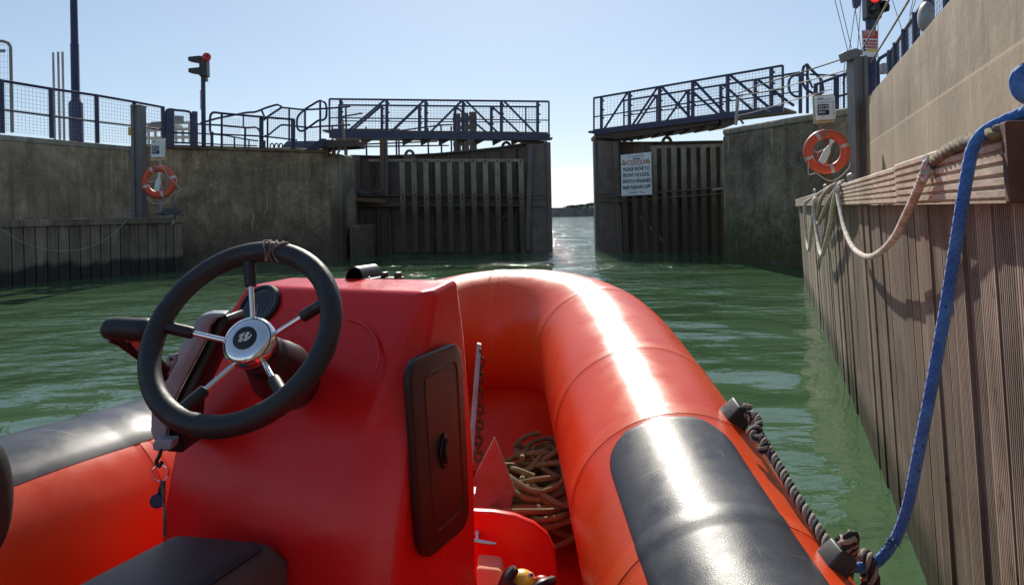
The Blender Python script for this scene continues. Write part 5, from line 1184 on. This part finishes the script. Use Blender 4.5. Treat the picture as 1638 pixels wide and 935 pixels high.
# steering column
cb = hubc-wn*.215
colm = MB().lathe(hubc-wn*.012, onpanel(468, 612)-hubc, [(.034, -.002), (.034, .01), (.030, .015), (.030, .045), (.034, .050), (.034, .056), (.036, .058), (.045, .13), (.050, .15), (.054, .18), (.054, .26)], 36).build('steering_column', M['black'], con, smooth=True, angle=30)

# throttle control on the left side of the console
t = thing('throttle_control', 'black lever throttle control on a grey side mount left of the wheel', 'throttle', P(290, 720, 1.42))
Y = 1.46; ext = Vector((-.012, .05, 0))
gs = [(248, 612), (305, 530), (312, 514), (322, 505), (336, 501), (362, 501), (360, 506), (344, 510), (336, 520), (333, 535), (284, 628), (270, 660), (264, 705), (262, 722), (250, 714), (241, 690), (242, 650)]
MB().prism([P(x, y, 1.40) for x, y in gs], ext).build('mount_plate', M['grey'], t, smooth=True, bevel=.003)
bs = [(362, 504), (347, 508), (338, 520), (335, 536), (286, 629), (272, 662), (266, 722), (292, 724), (298, 650), (352, 540), (366, 515)]
MB().prism([P(x, y, 1.42) for x, y in bs], (0, .09, 0)).build('mount_core', M['black'], t, smooth=True, bevel=.003)
MB().prism([P(x, y, 1.38) for x, y in ((243, 708), (250, 703), (276, 703), (274, 718), (262, 722), (244, 720))], (0, .03, 0)).build('key_bracket', M['grey'], t, bevel=.003)
MB().tube([P(x, y, 1.22) for x, y in ((164, 523), (167, 524), (172, 525), (185, 525), (225, 527), (236, 527), (242, 527), (247, 527))], [.007, .012, .0165, .018, .0185, .0185, .016, .008], 20).build('lever_grip', M['wheelrub'], t, smooth=True)
MB().tube([P(178, 538, 1.22), P(192, 545, 1.23), P(232, 575, 1.27), P(262, 602, 1.34)], [.010, .008, .0075, .009], 12).build('lever_arm', M['black'], t, smooth=True)
MB().tube([P(236, 540, 1.225), P(243, 552, 1.24), P(252, 575, 1.28), P(266, 590, 1.34)], [.006, .006, .006, .007], 10).build('lever_arm', M['black'], t, smooth=True)
MB().prism([P(x, y, 1.24) for x, y in ((200, 543), (238, 543), (234, 562), (228, 566))], (0, .006, 0)).build('trim_panel', M['gel'], t)
lk = MB().prism([P(x, y, 1.36) for x, y in ((262, 588), (268, 568), (283, 565), (281, 578), (262, 612), (256, 606))], (0, .008, 0)).build('linkage_plate', M['grey'], t, bevel=.001)
mb = MB()
for x, y in ((273, 574), (269, 585), (264, 596)): mb.ball(P(x, y, 1.358), (.0028, .002, .0028), 8, 6)
mb.build('linkage_hole', M['black'], lk)
# ignition key with lanyard
t = thing('key_ring', 'ring with navy fob and key hanging from the throttle mount', 'key ring', P(258, 810, 1.36))
MB().tube(catmull([P(258, 718, 1.37), P(255, 728, 1.37), P(250, 738, 1.37), P(255, 745, 1.37), P(259, 738, 1.37)], 4), .0035, 8).build('clip', M['black'], t, smooth=True)
rc = P(256.5, 756, 1.37); MB().tube([rc+.0145*(math.cos(R(a))*Vector((1, 0, 0))+math.sin(R(a))*UP) for a in range(0, 360, 15)], .0011, 6, closed=True).build('split_ring', M['chrome'], t, smooth=True)
MB().lathe(P(252, 800, 1.37), (0, -1, .1), [(.011, -.002), (.0125, 0), (.0125, .004), (.011, .006)], 20).build('fob', M['navytext'], t, smooth=True)
MB().prism([P(249, 796, 1.372), P(256, 772, 1.372), P(261, 772, 1.372), P(259, 800, 1.372)], (0, .004, 0)).build('fob_neck', M['navytext'], t)
MB().prism([P(256, 768, 1.366), P(264, 769, 1.366), P(264, 792, 1.366), P(258, 790, 1.366)], (0, .002, 0)).build('key', M['chain'], t)
MB().tube([P(260, 770, 1.365), P(262, 800, 1.365), P(263.5, 830, 1.365), P(263, 858, 1.365)], .0028, 8).build('lanyard', M['rope_m'], t, smooth=True)
# seat cushion
SZ = EYE-.54
sA, sB, sC, sD = G(284, 846, SZ), G(432, 862, SZ), G(322, 935, SZ), G(140, 935, SZ)
dr_ = (sC-sB).normalized(); dl_ = (sD-sA).normalized()
sC2 = sB+dr_*.62; sD2 = sA+(sC2-sB)*1.02+Vector((-.03, 0, 0)); sE = G(470, 893, SZ-.045); sE2 = sE+(sC2-sB)
t = thing('seat', 'dark vinyl helm seat cushion with lighter grey side panels behind the console', 'seat', (sA+sC2)/2-Vector((0, 0, .5)))
dn = Vector((0, 0, -.11))
lf = Vector((-.035, 0, -.05))
vs = [sA, sB, sC2, sD2, sA+lf, sE, sE2, sD2+lf, sA+lf+dn, sE+dn, sE2+dn, sD2+lf+dn]
mb = MB().add(vs, [(3, 2, 1, 0), (0, 1, 5, 4), (2, 3, 7, 6), (3, 0, 4, 7)], 0).add(vs, [(1, 2, 6, 5), (4, 5, 9, 8), (5, 6, 10, 9), (6, 7, 11, 10), (7, 4, 8, 11), (8, 9, 10, 11)], 1)
# weld duplicate verts
mb2 = MB(); mb2.v = [Vector(v) for v in vs]; mb2.f = [[i % 12 for i in f] for f in mb.f]; mb2.m = mb.m; mb2.uv = mb.uv
mb2.build('cushion', [M['vinyl'], M['vinyl2']], t, smooth=True, bevel=.026, seg=6)
MB().tube([sB.lerp(sC2, .04)+Vector((.001, 0, -.0065)), sC2+Vector((.001, 0, -.0065))], .0022, 8).build('piping', M['black'], t, smooth=True)
MB().prism([v+dn*1.02 for v in (sA+lf, sE, sE2, sD2+lf)], (0, 0, -.35)).build('seat_base', M['gel2'], t, bevel=.01)
# black padded edge at far left
cL = P(-28, 795, .80)
t = thing('padded_backrest', 'rounded black padded edge at the far left of the picture', 'backrest', cL-Vector((0, 0, .4)))
MB().ball(cL, (.026, .03, .066), 24, 16).build('pad', M['blackrub'], t, smooth=True); MB().tube([cL+Vector((-.02, 0, -.05)), cL+Vector((-.03, 0, -.4))], .012, 10).build('post', M['black'], t)

# bow locker contents
t = thing('anchor', 'rusty galvanised anchor with a diamond fluke plate in the bow well', 'anchor', P(785, 815, 2.15))
pl = [P(791, 699, 2.14), P(824, 783, 2.20), P(812, 830, 2.23), P(740, 830, 2.2), P(752, 775, 2.18)]
MB().prism(pl, (0, .012, 0)).build('fluke', M['anchor'], t, bevel=.002)
MB().prism([P(x, y, Y) for x, y, Y in ((763, 549, 2.6), (770, 551, 2.6), (752, 800, 2.1), (742, 802, 2.1))], (0, .03, 0)).build('shank', M['anchor'], t, bevel=.002)
MB().prism([P(745, 788, 2.0), P(760, 789, 2.0), P(756, 812, 1.98), P(744, 812, 1.98)], (0, .05, 0)).build('fluke', M['anchor'], t)
mb = MB(); x, y = 769, 566; k = 0
while y < 740:
    c = P(768.5+math.sin(k)*.8-(y-566)*.02, y, 2.58-(y-566)*.0016); ax = Vector((1, 0, 0)) if k % 2 else Vector((0, 1, 0))
    mb.tube([c+.011*math.cos(R(a))*ax+.017*math.sin(R(a))*UP for a in range(0, 360, 30)], .0042, 6, closed=True); y += 12.5; k += 1
o = mb.build('chain', M['chain'], None, smooth=True); tag(o, 'rusty chain hanging beside the anchor shank in the bow', 'chain')
o = None
mb = MB(); rng = random.Random(3)
cc = P(850, 765, 2.3)
for j in range(38):
    lvl = j/38; zc = EYE-.92+.17*lvl; cx_, cy_ = -.02+rng.uniform(-.05, .06), 2.42+rng.uniform(-.12, .1); rx, ry = rng.uniform(.07, .16)*(1.1-.4*lvl), rng.uniform(.10, .24)*(1.1-.4*lvl); ph = rng.uniform(0, 6)
    cx_ += .10
    pts_ = [Vector((cx_+rx*math.cos(a+ph)*(1+.15*math.sin(3*a)), cy_+ry*math.sin(a+ph), zc+.02*math.sin(2*a+ph))) for a in [2*math.pi*k/14 for k in range(15 if rng.random() < .5 else 11)]]
    mb.tube(catmull(pts_, 3), .0082, 8)
o = mb.build('rope_pile', M['rope_o'], None, smooth=True); tag(o, 'untidy pile of brown rope in the bow well behind the anchor plate', 'rope')
# cleat handle on bulkhead
t = thing('tee_handle', 'small chrome T handle on the red bow locker front', 'handle', P(763, 866, YL-.02))
MB().lathe(P(763, 852, YL), (0, -1, 0), [(.009, 0), (.010, .004), (.006, .012)], 14).build('boss', M['chrome'], t, smooth=True)
MB().tube([P(763, 852, YL-.012), P(763, 864, YL-.03)], .004, 10).build('stem', M['chrome'], t, smooth=True)
MB().tube([P(757, 864, YL-.03), P(775, 867, YL-.03), P(793, 869, YL-.03)], [.007, .006, .004], 12).build('bar', M['chrome'], t, smooth=True)
# items on the floor by the locker
o = MB().prism([P(762, 908, 1.8), P(800, 912, 1.8), P(806, 920, 1.8), P(805, 945, 1.78), P(762, 945, 1.78)], (0, .08, 0)).build('foam_block', M['foam'], None, bevel=.012, seg=3, smooth=True); tag(o, 'pink foam block at the bottom of the bow locker front', 'foam')
t = thing('toy_duck', 'yellow rubber duck head with a dark eye peeping up below the locker', 'toy', P(835, 935, 1.75))
MB().ball(P(834, 930, 1.76), (.034, .03, .027), 20, 14).build('head', M['duck'], t, smooth=True)
MB().lathe(P(849, 919, 1.732), (.1, -1, .2), [(.0065, 0), (.0055, .002)], 14).build('eye', M['white'], t); MB().lathe(P(850, 919, 1.729), (.1, -1, .2), [(.0032, 0), (.003, .002)], 12).build('pupil', M['black'], t)
MB().ball(P(866, 925, 1.76), (.016, .012, .007), 12, 8).build('bill', M['beacon'], t, smooth=True)
o = MB().tube(catmull([P(800, 945, 1.74), P(812, 918, 1.74), P(822, 912, 1.74), P(812, 930, 1.72), P(840, 950, 1.72), P(866, 934, 1.72), P(884, 928, 1.76)], 5), .011, 8).build('black_strap', M['blackrub'], None, smooth=True); tag(o, 'black strap coiled around the yellow duck', 'strap')

# grab line with its two holders on the right tube
def on_tube(px, py, lo=36, hi=61):
    best = None
    for k in range(10, S2+20):
        for th in range(lo, hi, 3):
            x, y = toPix(tpt(k, R(th), TR_+.02)); e = (x-px)**2+(y-py)**2
            if best is None or e < best[0]: best = (e, k, R(th))
    return best[1:]
def holder(px, py, k_=1.0):
    s_, th = on_tube(px, py); d, u, b = tframe(s_); nn_ = math.cos(th)*u+math.sin(th)*b; tt = -math.sin(th)*u+math.cos(th)*b; c = tpt(s_, th, TR_)
    vs = []
    for h_, wx_, wd2 in ((-.006, .036*k_, .030*k_), (.046*k_, .030*k_, .024*k_)):
        for a_, b_ in ((-1, -1), (1, -1), (1, 1), (-1, 1)): vs.append(c+nn_*h_+d*a_*wx_+tt*b_*wd2)
    MB().add(vs, [(3, 2, 1, 0), (4, 5, 6, 7), (0, 1, 5, 4), (1, 2, 6, 5), (2, 3, 7, 6), (3, 0, 4, 7)]).build('line_holder', M['blackrub'], boat, bevel=.004, seg=3, smooth=True)
    return c+nn_*.036*k_, nn_, d
hA, nA, dA = holder(1166, 674, .9); hB, nB, dB = holder(1300, 930, .72)
def gp_(px, py, off=0):
    k = (py-660)/(910-660); return P(px, py, 1/((1-k)/(hA.y-.02)+k/(hB.y-.02))-off)
gl = catmull([hA, hA+nA*.02-dA*.02, gp_(1190, 656), gp_(1200, 666), gp_(1211, 686), gp_(1225, 712), gp_(1247, 748), gp_(1271, 790), gp_(1299, 832), gp_(1322, 868), gp_(1338, 896), hB+nB*.012+dB*.02, hB], 6)
rope(MB(), gl, .0112, 4, (0, 1), pitch=.058).build('grab_line', [M['rope_k'], M['rope_b']], boat, smooth=True, angle=80)
rope(MB(), catmull([gp_(1196, 662, .02), gp_(1208, 664, .03), gp_(1214, 680, .03), gp_(1203, 690, .03), gp_(1206, 702, .02), gp_(1219, 700, .03), gp_(1222, 716, .02), gp_(1214, 722, .01)], 5), .0095, 4, (0, 1), pitch=.05).build('grab_line_knot', [M['rope_k'], M['rope_b']], boat, smooth=True, angle=80)
gl = catmull([P(1402, 990, 1.37), P(1399, 940, 1.375), P(1394, 905, 1.385), P(1386, 887, 1.41), P(1379, 892, 1.46), P(1385, 918, 1.50), P(1380, 950, 1.52), P(1350, 965, 1.53), hB+nB*.03, hB], 6)
rope(MB(), gl, .0112, 4, (0, 1), pitch=.058).build('grab_line', [M['rope_k'], M['rope_b']], boat, smooth=True, angle=80)
